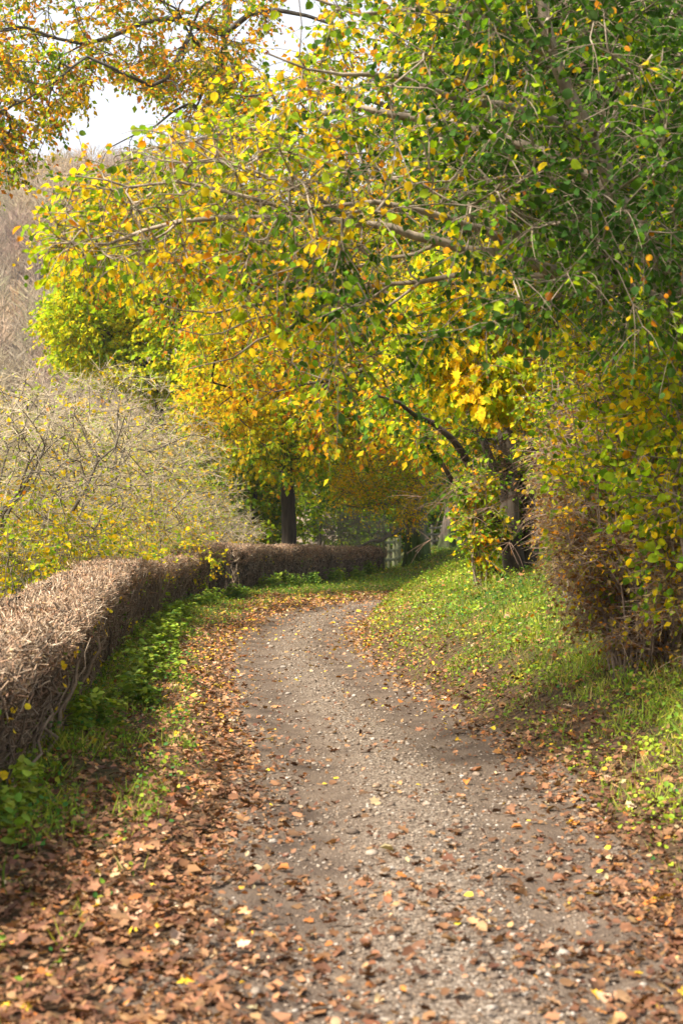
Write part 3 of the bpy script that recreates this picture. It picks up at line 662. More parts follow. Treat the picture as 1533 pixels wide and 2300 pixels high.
shrub('twiggy_bush', 'brown twiggy bush behind the right hand hazel stems', 3.6, 13.7, 40, 3.3, 1.1, (.25, .18, .135), BR, 850, zmin=.04)
shrub('twiggy_bush', 'brown thorny bush nearest the right frame edge, low on the bank', 3.05, 11.2, 34, 1.5, .6, (.22, .16, .12), dict(BR, nl=2), 520, zmin=.04)
p = W(1075, 1290, 20.3); shrub('hazel_bush', 'slim upright golden green bush against the leaning stems on the mound', p[0] + .08, 21.0, 10, 1.9, .30, (.2, .15, .11), dict(HZ, k=3, nl=5, size=.065, tmpl=ROUND5, colf=lambda P: palette(P, [YEL, ORA, LIM, GRN, TAN], [.24, .1, .36, .3, .12], None, None, .6, .8, 14)), 150, zmin=.1)
p = W(1310, 1300, 15.8); shrub('hazel_bush', 'slim yellow leaved hazel bush further back along the bank, above the brown bushes', p[0] + .1, 15.9, 16, 3.4, .7, (.2, .15, .11), HZ, 320, zmin=.3)
shrub('hazel_bush', 'dark green hazel bush behind the thick conifer trunk', 5.6, 19.5, 14, 5.2, 1.7, (.12, .09, .07), dict(HZ, k=4, nl=5, size=.1, tmpl=ROUND5, colf=lambda P: palette(P, [GRN, DGR, LIM], [.4, .5, .15], None, None, 1, 1, 15)), 420)

# --- background woods closing the view (each tree its own)
def bg_tree(px, d, h, wd, cols, wts, label, seed, size=.2, ntar=330, trunk=.16, name='woodland_tree', zlow=.12, k=5):
    x = W(px, 1200, d)[0]; z0 = G(x, d)
    q = nrm(rng.normal(size=(ntar * 2, 3))) * rng.uniform(.05, 1, (ntar * 2, 1)) ** .45
    Pq = np.array([x, d, z0 + h * (.5 + zlow / 2)]) + q * np.array([wd, min(wd, 4), h * (.5 - zlow / 2)]) * (1 + .25 * sn(q * 3, 2.5, seed))[:, None]
    Pq = Pq[sn(Pq, 2.4, seed + 5) > -.3][:ntar]
    lk = nrm(rng.normal(size=3)) * .5
    return make_tree(name, label, 'tree', (x, d, z0), [([(x, d, z0 - .2), (x + lk[0] * .4, d, z0 + h * .3), (x + lk[0], d, z0 + h * .6), (x + lk[0] * 1.5, d, z0 + h * .92)], trunk, .04, .12)], Pq,
                     (.075, .06, .045), dict(k=k, L_=.8, nl=7, size=size, tmpl=DIAMOND, colf=lambda P: palette(P, cols, wts, None, None, 2.4, 1.2, seed), droop=.2, rt=.006, tcol=(.13, .1, .07), hang=.35, flat=.6),
                     step=1., tip=.01, group='woodland trees closing the view behind the hedge and bend')
GS = [GRN, DGR, OLV, LIM, YEL]
bg_tree(470, 66, 9, 3.6, GS, [.2, .05, .2, .5, .4], 'green and yellow woodland tree left of the dark straight trunk', 21)
bg_tree(555, 62, 9, 3.4, GS, [.4, .1, .2, .5, .2], 'green woodland tree just left of the dark straight trunk', 22)
bg_tree(715, 72, 9, 3.6, GS, [.4, .2, .2, .45, .1], 'deep green woodland tree just right of the dark straight trunk', 23)
bg_tree(800, 86, 12, 4.5, GS, [.3, .4, .3, .2, .05], 'shaded woodland tree above the far end of the hedge', 24)
bg_tree(880, 92, 14, 5, GS, [.4, .3, .2, .2, .1], 'woodland tree behind the rail fence', 25)
bg_tree(975, 84, 9, 3, GS, [.4, .3, .2, .25, .1], 'woodland tree seen between the mossy trunk and the leaning grey trunk', 26)
bg_tree(960, 92, 5, 2.6, GS, [.4, .2, .2, .4, .1], 'low green woodland tree filling the gap between the two thick trunks', 36, zlow=0., ntar=420)
bg_tree(860, 84, 5, 3, GS, [.4, .3, .2, .3, .1], 'low green woodland tree behind the pale rail fence', 37, zlow=0., ntar=420)
bg_tree(1080, 80, 15, 5, GS, [.3, .5, .2, .1, .05], 'dark woodland tree behind the right end of the bend', 27)
bg_tree(340, 58, 8, 4, GS, [.25, .1, .2, .4, .4], 'yellow green woodland tree behind the middle of the pale thicket', 28, k=4)
bg_tree(170, 52, 8, 4, GS, [.2, .1, .15, .4, .5], 'yellow woodland tree behind the left part of the pale thicket', 29, k=4)
bg_tree(10, 48, 8, 3.6, GS, [.2, .1, .15, .4, .5], 'yellow woodland tree at the left frame edge behind the thicket', 30, k=4)
bg_tree(1180, 40, 16, 4.5, GS, [.4, .5, .1, .15, .05], 'tall green woodland tree rising behind the leaf clad tree', 31, .2, 600, .25)
bg_tree(1400, 34, 17, 4.5, GS, [.35, .6, .1, .08, .03], 'tall dark woodland tree filling the right side behind the conifer trunk', 32, .2, 700, .25)
bg_tree(1620, 30, 17, 4.5, GS, [.35, .6, .1, .08, .03], 'tall dark woodland tree beyond the right frame edge', 33, .2, 500, .25)
bg_tree(800, 100, 26, 9, GS, [.3, .2, .2, .3, .3], 'very tall far tree above the bend', 34, .3, 800, .35)
bg_tree(1050, 95, 26, 8, GS, [.3, .3, .2, .2, .2], 'very tall far tree right of the bend', 35, .3, 800, .35)

# --- low yellow hazels and the pale leafless thicket behind the near hedge
def thorn(px, d, h, wd, label, seed, ntar=700, leafy=.3):
    x = W(px, 1250, d)[0]; z0 = G(x, d); t = Tree(.4); e = empty('hawthorn_tree', (x, d, z0)); b = (x, d, z0 - .1)
    g = np.random.default_rng(seed)
    for i in range(6):
        a_ = g.uniform(0, 6.28) ; rr = wd * g.uniform(.35, .8)
        t.limb([b if i == 0 else t.pos[0], (x + math.cos(a_) * rr * .25, d + math.sin(a_) * rr * .25, z0 + h * .3), (x + math.cos(a_) * rr * .6, d + math.sin(a_) * rr * .5, z0 + h * .55),
                (x + math.cos(a_) * rr, d + math.sin(a_) * rr * .7, z0 + h * g.uniform(.65, .85))], g.uniform(.05, .09), .012, .25, .15)
    q = nrm(g.normal(size=(ntar * 2, 3))) * g.uniform(.15, 1, (ntar * 2, 1)) ** .4
    Pq = np.array([x, d, z0 + h * .6]) + q * np.array([wd, wd * .8, h * .42]); Pq = Pq[sn(Pq, 1.6, seed) > -.45][:ntar]
    t.grow(Pq, .12, .4).radii(.007); mw = MB(); t.wood(mw, (.12, .10, .075), colvar=.25); mw.build('trunk', M_TWIG, e, smooth=True)
    ml, mt = MB(), MB()
    foliage(ml, mt, t.P[t.tar], t.D[t.tar], 7, .42, 4, .06, ROUND5, lambda P: palette(P, [YEL, LIM, ORA, LEM], [.4, .45, .08, .3], None, None, 1.3, 1, seed), droop=.05, rt=.0038, tcol=(.48, .39, .27), spread=1.3,
            ldens=lambda Q: leafy * (.22 + 1.1 * sstep(z0 + h * .75, z0 + h * .25, Q[:, 2])))
    mt.build('twigs', M_TWIG, e); ml.build('leaves', M_LEAF, e)
    tag(e, label, 'tree'); return e
thorn(60, 27, 4.9, 2.7, 'pale leafless thorn tree at the left frame edge, dark stems showing behind the hedge', 61)
thorn(220, 33, 5.7, 2.9, 'pale leafless thorn tree second from the left behind the hedge', 62)
thorn(335, 39, 5.0, 2.5, 'pale leafless thorn tree third from the left, under the yellow green tree', 63)
thorn(450, 46, 3.1, 1.9, 'pale leafless thorn tree at the right end of the thicket behind the hedge bump', 64, 520)
thorn(-60, 24, 4.6, 2.2, 'pale leafless thorn tree cut off by the left frame edge', 65, 450)
def colY(P): return palette(P, [YEL, LEM, LIM, GRN], [.45, .3, .35, .15], None, None, .9, .9, 16)
HY = dict(k=3, L_=.4, nl=5, size=.075, tmpl=ROUND5, colf=colY, droop=.1, rt=.003, tcol=(.2, .16, .11), hang=.2, flat=1.1)
for i, (px, d, lab) in enumerate([(10, 23, 'low yellow leaved bush at the left edge just behind the hedge'), (150, 26, 'low yellow leaved bush behind the hedge under the thorn stems'), (275, 31, 'low yellow leaved bush behind the hedge, right of the thorn stems'), (400, 38, 'low yellow leaved bush behind the dip in the hedge')]):
    x = W(px, 1250, d)[0]; shrub('yellow_bush', lab, x - .2, d, 12, 2.3, 1.4, (.2, .16, .12), HY, 110, zmin=.1)
shrub('bare_bush', 'grey leafless bush behind the far hedge, left of the rail fence', W(790, 1230, 64)[0], 64, 20, 3.2, 1.7, (.17, .14, .12), dict(BR, k=5, L_=.6, rt=.006, nl=0, tcol=(.2, .17, .15)), 300, tip=.009)
print('trees done')

# ------------------------------------------------------------------ hedges
def hedge(name, label, line, tops, half, dens_near, dens_far, seed):
    C2 = spline(line, .12); tg = nrm(np.gradient(C2, axis=0)); nr = np.stack([tg[:, 1], -tg[:, 0]], 1)   # to the right (lane side)
    seg = np.concatenate([[0], np.cumsum(np.linalg.norm(np.diff(C2, axis=0), axis=1))]); Lt = seg[-1]
    gz = Gn(C2 + nr * half)
    def frame(s):
        c = np.stack([np.interp(s, seg, C2[:, 0]), np.interp(s, seg, C2[:, 1])], 1); n_ = np.stack([np.interp(s, seg, nr[:, 0]), np.interp(s, seg, nr[:, 1])], 1)
        top = np.interp(c[:, 1], tops[0], tops[1]) + .05 * sn(np.column_stack([c, 0 * s]), 1.9, seed) + .03 * sn(np.column_stack([c, 0 * s]), .45, seed + 1); g_ = np.interp(s, seg, gz)
        hw = half * (1 + .10 * sn(np.column_stack([c, 0 * s]), 2.2, seed + 2)); return c, n_, top, g_, hw
    e = empty(name, (C2[len(C2) // 2, 0], C2[len(C2) // 2, 1], gz[len(C2) // 2]))
    # points on the clipped surface; v in 0..1 runs lane foot > top > field foot
    def surf(s, v, depth=0.):
        c, n_, top, g_, hw = frame(s); hgt = top - g_; r_ = .22
        a1 = .46; a2 = .74
        side = np.where(v < a1, 1, np.where(v > a2, -1, np.interp(v, [a1, a2], [1, -1])))
        zf = np.where(v < a1, v / a1, np.where(v > a2, (1 - v) / (1 - a2), 1.0))
        rnd = np.clip((zf * hgt - (hgt - r_)) / r_, 0, 1); ins = (1 - np.sqrt(np.clip(1 - rnd ** 2, 0, 1))) * r_
        ins = np.where((v >= a1) & (v <= a2), r_, ins)
        off = np.where((v >= a1) & (v <= a2), side * (hw - r_ * .5), side * (hw - ins * .5))
        taper = .82 + .18 * zf
        off = off * taper
        bulge = .06 * sn(np.column_stack([c, zf * hgt]), .9, seed + 4) + .045 * sn(np.column_stack([c, zf * hgt]), .33, seed + 5)
        off = off + side * bulge - side * depth * ((v < a1) | (v > a2))
        z = g_ + zf * hgt - depth * ((v >= a1) & (v <= a2)) - .04 * (1 - np.cos(side * 1.2)) * ((v >= a1) & (v <= a2))
        P = np.column_stack([c + n_ * off[:, None], z])
        top_m = ((v >= a1) & (v <= a2)).astype(float) * (1 - .0 * side); nl_ = nrm(np.column_stack([n_ * (side * (1 - .85 * top_m))[:, None], .25 * rnd + top_m]))
        return P, nl_, zf, c[:, 1]
    # inner wood as one shell, shade between the twigs put into its dark colour
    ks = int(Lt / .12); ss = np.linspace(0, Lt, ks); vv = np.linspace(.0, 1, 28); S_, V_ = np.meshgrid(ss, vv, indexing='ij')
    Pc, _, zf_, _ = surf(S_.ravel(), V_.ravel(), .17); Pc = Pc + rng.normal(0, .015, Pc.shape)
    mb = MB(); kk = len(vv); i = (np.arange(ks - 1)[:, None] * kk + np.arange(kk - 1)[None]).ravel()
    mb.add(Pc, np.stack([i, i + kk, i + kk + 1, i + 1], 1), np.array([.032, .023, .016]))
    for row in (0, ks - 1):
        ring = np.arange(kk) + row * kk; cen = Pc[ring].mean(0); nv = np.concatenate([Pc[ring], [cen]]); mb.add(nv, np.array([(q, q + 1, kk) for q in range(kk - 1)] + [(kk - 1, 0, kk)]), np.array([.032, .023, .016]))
    mb.build('shade_core', rough_mat(name + '_inner', .6, 25, .95, 1., 30), e)
    # clipped twigs
    def count(dens): return int(Lt * (1.2 + 1.2 + .9) * dens)
    mt = MB()
    s = rng.uniform(0, Lt, count(dens_near)); c_ = np.interp(s, seg, C2[:, 1]); kp = rng.random(len(s)) < np.clip(dens_far / dens_near + (1 - dens_far / dens_near) * sstep(30, 10, c_), 0, 1); s = s[kp]
    v = rng.uniform(0, 1, len(s)); v = np.where(rng.random(len(s)) < .35, rng.uniform(.36, .78, len(s)), v)
    P, nl_, zf, dd = surf(s, v, rng.uniform(-.02, .2, len(s)))
    kp = (zf > .62) | (rng.random(len(s)) < .25 + .75 * zf + .25 * sn(P, .7, seed + 3)); s, v, P, nl_, zf, dd = s[kp], v[kp], P[kp], nl_[kp], zf[kp], dd[kp]
    top_m = (v > .43) & (v < .76)
    vert = np.column_stack([0 * s, 0 * s, np.ones(len(s))]); along = np.column_stack([np.interp(s, seg, tg[:, 0]), np.interp(s, seg, tg[:, 1]), 0 * s])
    D = nrm(nl_ * .55 + rv(len(s)) * 1.15 + vert * np.where(top_m, .1, .75)[:, None] + along * rng.normal(0, .35, (len(s), 1)))
    ln = np.where(top_m, rng.uniform(.04, .13, len(s)), rng.uniform(.05, .18, len(s))) * np.interp(dd, [8, 40], [.9, 1.35])
    u = np.linspace(0, 1, 3)[None, :, None]
    H = P[:, None] + D[:, None] * ln[:, None, None] * (u - .35) + rv(len(s))[:, None] * ln[:, None, None] * .3 * (u * (1 - u))
    rad = (.002 + .0055 * rng.random(len(s)) ** 2) * np.interp(dd, [8, 25, 60], [1, 1.3, 2.0])
    pal = np.array([(.37, .255, .165), (.24, .17, .115), (.50, .39, .28), (.12, .085, .06), (.42, .26, .165)])
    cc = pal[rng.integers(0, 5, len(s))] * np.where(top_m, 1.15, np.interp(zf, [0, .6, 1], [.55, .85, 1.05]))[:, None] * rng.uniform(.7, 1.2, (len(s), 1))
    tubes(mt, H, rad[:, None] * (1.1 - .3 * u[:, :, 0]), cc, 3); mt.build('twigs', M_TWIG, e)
    # upright stems on the lane side
    ms = MB(); n = int(Lt * 16); s = rng.uniform(0, Lt, n); c, n_, top, g_, hw = frame(s); m = 8; u = np.linspace(0, 1, m)[None, :, None]
    off = hw * rng.uniform(.5, .93, n); base = np.column_stack([c + n_ * off[:, None], g_ - .05]); hh = (top - g_) * rng.uniform(.55, .92, n)
    H = base[:, None] + np.array([0, 0, 1.])[None, None] * hh[:, None, None] * u + np.concatenate([[0 * s, 0 * s, 0 * s]]).T[:, None]
    wv = rng.normal(0, .028, (n, m, 3)); wv[:, :, 2] = 0; H = H + np.cumsum(wv, 1) + along_lean(n)[:, None] * u + (rng.normal(0, .02, (n, m, 3)) * np.array([1, 1, 0]))
    tubes(ms, H, (.006 + .016 * rng.random((n, 1)) ** 2) * (1.1 - .5 * u[:, :, 0]), np.array([.2, .15, .105]) * rng.uniform(.5, 1.25, (n, 1)), 5)
    ms.build('stems', M_TWIG, e, smooth=True)
    # withered leaf scraps caught on top and a few live leaves low down
    mlv = MB(); n = int(Lt * 900); s = rng.uniform(0, Lt, n); v = rng.uniform(.3, .8, n); P, nl_, zf, dd = surf(s, v, rng.uniform(-.02, .05, n))
    leaves(mlv, P, rv(n), nrm(nl_ + rv(n) * .7), rng.uniform(.015, .04, n) * np.interp(dd, [8, 50], [1, 1.8]), palette(P, [(.40, .24, .13), (.28, .15, .08), (.48, .32, .2)], [1, 1, 1]), DIAMOND, rng.uniform(-2, 3, n))
    n = int(Lt * 26); s = rng.uniform(0, Lt, n); v = rng.uniform(.0, .40, n) ** 1.1; P, nl_, zf, dd = surf(s, v, -.04); kp = sn(P, 1.4, seed + 9) > .1; P = P[kp]; nl_ = nl_[kp]
    leaves(mlv, P, rv(len(P)) + np.array([0, 0, -.3]), nrm(nl_ + rv(len(P)) * .5), rng.uniform(.03, .075, len(P)), palette(P, [GRN, LIM, YEL], [.5, .3, .2]), ROUND5)
    mlv.build('leaves', M_LITTER, e)
    tag(e, label, 'hedge'); return surf, Lt
def along_lean(n):
    v = rng.normal(0, .10, (n, 3)); v[:, 2] = 0; return v
hedge('hedge', 'clipped brown leafless hedge running along the left side of the lane', HEDGE1, ([5, 8, 11, 14, 19, 25, 33, 37, 40, 43], [.98, 1.02, 1.04, 1.1, 1.18, 1.33, 1.14, 1.22, 1.54, 1.56]), .47, 1300, 430, 70)
hedge('hedge', 'straight clipped hedge across the far side of the bend, ending at the rail fence', HEDGE2, ([44, 50, 60], [1.55, 1.44, 1.33]), .42, 620, 560, 80)

# ------------------------------------------------------------------ fences
def box_between(mb, a_, b_, w, h, col):
    a_ = np.array(a_, float); b_ = np.array(b_, float); D = nrm(b_ - a_); up = np.array([0, 0, 1.]) if abs(D[2]) < .9 else np.array([0, 1., 0]); S_ = nrm(np.cross(D, up)); U = np.cross(S_, D); bv = min(w, h) * .18
    prof = [(-w / 2 + bv, -h / 2), (w / 2 - bv, -h / 2), (w / 2, -h / 2 + bv), (w / 2, h / 2 - bv), (w / 2 - bv, h / 2), (-w / 2 + bv, h / 2), (-w / 2, h / 2 - bv), (-w / 2, -h / 2 + bv)]
    rows = [c + S_ * p_ + U * q for c in (a_, b_) for p_, q in prof]; rows = rows + [a_, b_]
    mb.add(rows, np.array([(i, (i + 1) % 8, 8 + (i + 1) % 8, 8 + i) for i in range(8)]), np.array(col)); n = 18
    mb.add(rows, np.array([((i + 1) % 8, i, 16) for i in range(8)] + [(8 + i, 8 + (i + 1) % 8, 17) for i in range(8)]), np.array(col))
def fence(label, pts, h, rails, col):
    e = empty('rail_fence', (pts[0][0], pts[0][1], G(*pts[0])))
    B = [np.array([x, y, G(x, y)]) for x, y in pts]
    for b in B:
        mb = MB(); lean = rng.normal(0, .015, 2); box_between(mb, b - [0, 0, .2], b + [lean[0], lean[1], h * rng.uniform(.97, 1.04)], .13, .13, np.array(col) * rng.uniform(.85, 1.1)); mb.build('post', M_WOOD, e)
    for z in rails:
        for b, c in zip(B[:-1], B[1:]):
            mb = MB(); o = np.array([.0, -.085, 0]); box_between(mb, b + o + [0, 0, z], c + o + [0, 0, z + rng.normal(0, .02)], .035, .11, np.array(col) * rng.uniform(.75, 1.0)); mb.build('rail', M_WOOD, e)
    tag(e, label, 'fence')
fence('pale mossy post and rail fence between the far hedge and the mossy trunk', [(1.72, 58.6), (1.98, 59.7), (2.22, 60.9), (2.42, 62.2), (2.58, 63.6)], 1.3, (.38, .76, 1.12), (.2, .21, .115))
fence('second rail fence, further off, seen between the two thick trunks at the bend', [(4.3, 76), (4.9, 77), (5.5, 78), (6.1, 79)], 1.2, (.35, .7, 1.05), (.13, .12, .085))

# ------------------------------------------------------------------ gravel, litter, grass
def scatter(n, x0, x1, d0, d1, dens):
    """n candidates, thinned by dens(P2, t, right)"""
    P = np.column_stack([rng.uniform(x0, x1, n), d0 * (d1 / d0) ** rng.uniform(0, 1, n)]) if d0 > 0 else None
    z, t, rgt, over = ground_info(P); k = rng.random(n) < dens(P, t, rgt, over)
    return np.column_stack([P, z])[k], t[k], rgt[k]
def view(P, m=.35): return (np.abs(P[:, 0]) < P[:, 1] * .24 * (1 + m) + .6)
ICO_V = []; ph = (1 + 5 ** .5) / 2
for a_, b_ in ((1, ph), (-1, ph), (1, -ph), (-1, -ph)): ICO_V += [(0, a_, b_), (a_, b_, 0), (b_, 0, a_)]
ICO_V = np.array(ICO_V, float); ICO_V /= np.linalg.norm(ICO_V[0])
ICO_F = []
for i in range(12):
    for j in range(i + 1, 12):
        for k in range(j + 1, 12):
            if all(np.linalg.norm(ICO_V[p_] - ICO_V[q]) < 1.1 for p_, q in ((i, j), (j, k), (i, k))):
                nn = np.cross(ICO_V[j] - ICO_V[i], ICO_V[k] - ICO_V[i]); ICO_F.append((i, j, k) if nn @ ICO_V[i] > 0 else (i, k, j))
ICO_F = np.array(ICO_F)
P, t, rg = scatter(150000, -3, 3, 3.6, 42, lambda P, t, r, o: (t < .15) * view(P) * np.clip(.25 + .75 * np.exp(-((np.abs(t + .92)) / .32) ** 2) + .35 * sn(np.column_stack([P, 0 * t]), .9, 20), .06, 1) * np.interp(P[:, 1], [4, 12, 42], [1, .9, .5]))
n = len(P); print('pebbles', n)
sz = (rng.lognormal(math.log(.0055), .5, n)).clip(.003, .032) * np.interp(P[:, 1], [4, 14, 40], [1, 1.25, 2.2])
mb = MB(); ax = rng.uniform(.6, 1.35, (n, 3)) * np.array([1, 1, .55]); an = rng.uniform(0, 6.28, n); c, s = np.cos(an), np.sin(an)
V = ICO_V[None] * rng.uniform(.8, 1.2, (n, 12, 1)) * ax[:, None] * sz[:, None, None]
V = np.stack([V[..., 0] * c[:, None] - V[..., 1] * s[:, None], V[..., 0] * s[:, None] + V[..., 1] * c[:, None], V[..., 2]], -1) + (P + np.column_stack([0 * sz, 0 * sz, sz * .25 + .004]))[:, None]
pal = np.array([(.27, .215, .165), (.2, .15, .11), (.13, .095, .07), (.36, .31, .26), (.26, .18, .12)]); cc = pal[rng.choice(5, n, p=[.3, .3, .2, .1, .1])] * rng.uniform(.75, 1.2, (n, 1))
mb.add(V, (ICO_F[None] + (np.arange(n) * 12)[:, None, None]).reshape(-1, 3), np.repeat(cc, 12, 0))
tag(mb.build('gravel', M_STONE), 'pale grey gravel and loose stones along the middle of the lane', 'gravel', kind='stuff')

LIT = [(.29, .145, .068), (.19, .088, .04), (.38, .21, .105), (.11, .05, .025), (.38, .14, .033), (.62, .40, .03), (.48, .34, .2)]
def ldens(P, t, r, o):
    d = P[:, 1]; P3 = np.column_stack([P, 0 * t]); cl = sn(P3, .8, 21); c2 = sn(P3, 2.5, 22)
    onp = np.interp(d, [4, 6, 8, 11, 16, 24, 42], [.34, .19, .09, .05, .045, .06, .13]) * (1 + .6 * cl + .5 * c2) * (1 + 3.5 * sstep(-.3, .05, t) + 1.2 * sstep(-.6, -.2, t))
    vl = np.interp(d, [5, 9, 12, 40], [1., .95, .9, .8]) * np.interp(t, [0, .5, 1.2, 2.4], [1, .85, .45, .25]) * (1 + .3 * cl)
    vl = np.where(d < 9.5, np.maximum(vl, .85), vl)
    vr = np.interp(t, [0, .35, .8, 1.4, 4], [1, .65, .36, .24, .18]) * (1 + .5 * cl) + .5 * sstep(7, 5, d)
    far = (d > 34) & (~r); vf = np.interp(t, [0, 3, 5], [1, .8, .3])
    v = np.where(t < 0, onp, np.where(r, vr, np.where(far, vf, vl)))
    return np.clip(v, 0, 1) * view(P) * (o < 1.5) * (t < np.interp(d, [42, 46], [7, 26])) * np.interp(d, [3, 8, 20, 50], [1, .95, .8, .55])
mbL = MB()
for it, (N_, tm) in enumerate([(190000, OAK), (110000, MAPLE), (90000, ROUND5)]):
    P, t, rg = scatter(N_, -5.5, 8, 3.6, 78, ldens); n = len(P); print('litter', n)
    nn = nrm(np.column_stack([rng.normal(0, .42, n), rng.normal(0, .42, n), np.ones(n)])); D = rv(n); D[:, 2] *= .25
    D = nrm(D - (D * nn).sum(1, keepdims=True) * nn)
    sz = rng.lognormal(math.log(.036), .38, n).clip(.015, .085) * np.interp(P[:, 1], [4, 12, 30, 45], [1, 1, 1.3, 2.0]); P[:, 2] += rng.uniform(.006, .03, n) + np.where(t > .2, .012, 0)
    fy = sstep(7, 22, P[:, 1]); col = palette(P, LIT, [.3, .42, .10, .42, .09, .025, .06], [.25, .2, .25, .1, .24, .24, .12], fy * .9, .5, .5, 30 + it, .3)
    leaves(mbL, P - D * sz[:, None] * .5, D, nn, sz, col, tm, rng.uniform(-1.5, 3.2, n))
tag(mbL.build('fallen_leaves', M_LITTER), 'brown and yellow fallen leaves covering the verges and lane edges', 'fallen leaves', kind='stuff')

# live green cover
def gd_(P, t, r, o):
    d = P[:, 1]; P3 = np.column_stack([P, 0 * t]); cl = sn(P3, 1.1, 23); c2 = sn(P3, .4, 24)
    left = np.interp(t, [.3, .7, 1.3, 2.2], [0, .2, .5, .8]) * np.interp(d, [7, 8.5, 11, 40], [.2, .4, .8, 1]) * np.where(d > 30, sstep(.8 + (d > 38) * 1.4, 2.5 + (d > 38) * 2.3, t), 1) + .5 * cl * (t > .5)
    right = np.interp(t, [.08, .35, .8, 5], [0, .5, .9, .9]) * np.interp(d, [4.8, 6, 7.5], [.2, .6, 1]) + .6 * cl * (t > .4)
    return np.clip(np.where(r, right, left) + .2 * c2 * (t > .4), 0, 1) * view(P, .5) * (o < 1.) * (t > 0) * (t < np.interp(d, [42, 46], [6, 26]))
gm = dict()
def gcolr(P, rg):
    c = palette(P, [(.2, .29, .03), (.12, .2, .02), (.33, .36, .045), (.4, .3, .11)], [.4, .3, .25, .1], [.3, .16, .4, .24], rg * .85, 1.2, .8, 40); return c
P, t, rg = scatter(440000, -6, 9, 4.5, 78, gd_); n = len(P); print('grass', n)
hgt = rng.uniform(.035, .12, n) * np.interp(P[:, 1], [9, 20], [1.15, .8]) * np.interp(P[:, 1], [5, 15, 50], [.9, 1, 1.3]) * (1 + .5 * sn(P, 1.3, 41)) * np.interp(t, [0, .5, 1.5], [.4, .7, 1.1])
mb = MB(); D = nrm(np.array([0, 0, 1.]) + rng.normal(0, .5, (n, 3)) * np.array([1, 1, .1])); N_ = nrm(np.column_stack([rng.normal(size=n), rng.normal(size=n), 0 * t]))
leaves(mb, P, D, N_, hgt * 1.3, gcolr(P, rg.astype(float)), BLADE, rng.uniform(-1.5, 1.5, n))
tag(mb.build('grass', M_GRASS), 'short yellow green grass on both verges and the mound', 'grass', kind='stuff')
P, t, rg = scatter(500000, -6, 9, 4.5, 78, lambda P, t, r, o: gd_(P, t, r, o) * np.clip(.55 + .5 * sn(np.column_stack([P, 0 * t]), 1.6, 42), .1, 1))
n = len(P); print('herbs', n)
hb = sn(np.column_stack([P[:, :2], 0 * t]), .5, 43); P[:, 2] += rng.uniform(.01, .11, n) * (1 + .8 * hb) * np.interp(t, [0, .6, 2], [.3, .8, 1.3]) 
mb = MB(); blue = np.exp(-((P[:, 0] - 2.0) / .9) ** 2 - ((P[:, 1] - 18.5) / 2.6) ** 2); blue = np.maximum(blue * rg, (~rg) * .65)
colh = palette(P, [(.33, .42, .03), (.17, .29, .025), (.06, .19, .035), (.48, .42, .05), (.35, .14, .05), (.45,.25,.1)], [.38, .36, .05, .09, .05, .07], [.16, .42, .4, .02, .01, .01], np.clip(blue, 0, 1), 1., .7, 44)
leaves(mb, P, nrm(rv(n) * np.array([1, 1, .5])), nrm(np.array([0, 0, .9]) + rv(n) * .8), rng.uniform(.015, .04, n) * np.interp(P[:, 1], [5, 15, 50], [1, 1.1, 1.7]), colh, ROUND5, rng.uniform(.3, 2, n))
tag(mb.build('ground_cover', M_GRASS), 'small leaved green weeds and ground ivy among the grass', 'ground cover', kind='stuff')
# taller tufts at the hedge foot
def nettle(x, d, h, n_st, label, cols):
    z0 = G(x, d); e = empty('weed_clump', (x, d, z0)); ms, ml = MB(), MB(); m = 5; u = np.linspace(0, 1, m)[None, :, None]
    b = np.column_stack([rng.normal(x, .16, n_st), rng.normal(d, .22, n_st), np.full(n_st, z0)]); hh = h * rng.uniform(.5, 1.1, n_st); ln = rng.normal(0, .22, (n_st, 3)); ln[:, 2] = 1
    H = b[:, None] + ln[:, None] * hh[:, None, None] * u + rv(n_st)[:, None] * .05 * u ** 2
    tubes(ms, H, .0028 * (1.2 - u[:, :, 0]) * np.ones((n_st, 1)), np.array([.14, .16, .05]), 3); ms.build('stems', M_TWIG, e)
    k = 12; Q = (H[:, 1:, None] + rng.normal(0, .012, (n_st, m - 1, k // 2, 3))).reshape(-1, 3); n = len(Q)
    leaves(ml, Q, nrm(rv(n) * np.array([1, 1, .3])), nrm(np.array([0, 0, 1.]) + rv(n) * .5), rng.uniform(.03, .065, n) * (1 + d / 60), palette(Q, cols, [1] * len(cols)), ROUND5); ml.build('leaves', M_GRASS, e)
    tag(e, label, 'weeds', 'weed clumps along the foot of the hedges')
GN = [(.2, .3, .03), (.13, .25, .035), (.3, .38, .04)]
WL = 'leafy green weed clump at the foot of a hedge'
for i, (x, d) in enumerate([(-2.0, 8.0), (-2.15, 11.8), (-2.05, 14), (-2.3, 16.5), (-2.5, 19), (-2.8, 22), (-3.0, 25), (-3.3, 29), (-3.2, 34), (-2.9, 39.5), (-2.2, 45.5), (-1.6, 46.6), (-.9, 48.6), (-.2, 50.8), (.5, 53.4), (1.1, 56)]):
    nettle(x, d, .26 + .004 * d, 24, WL, GN)

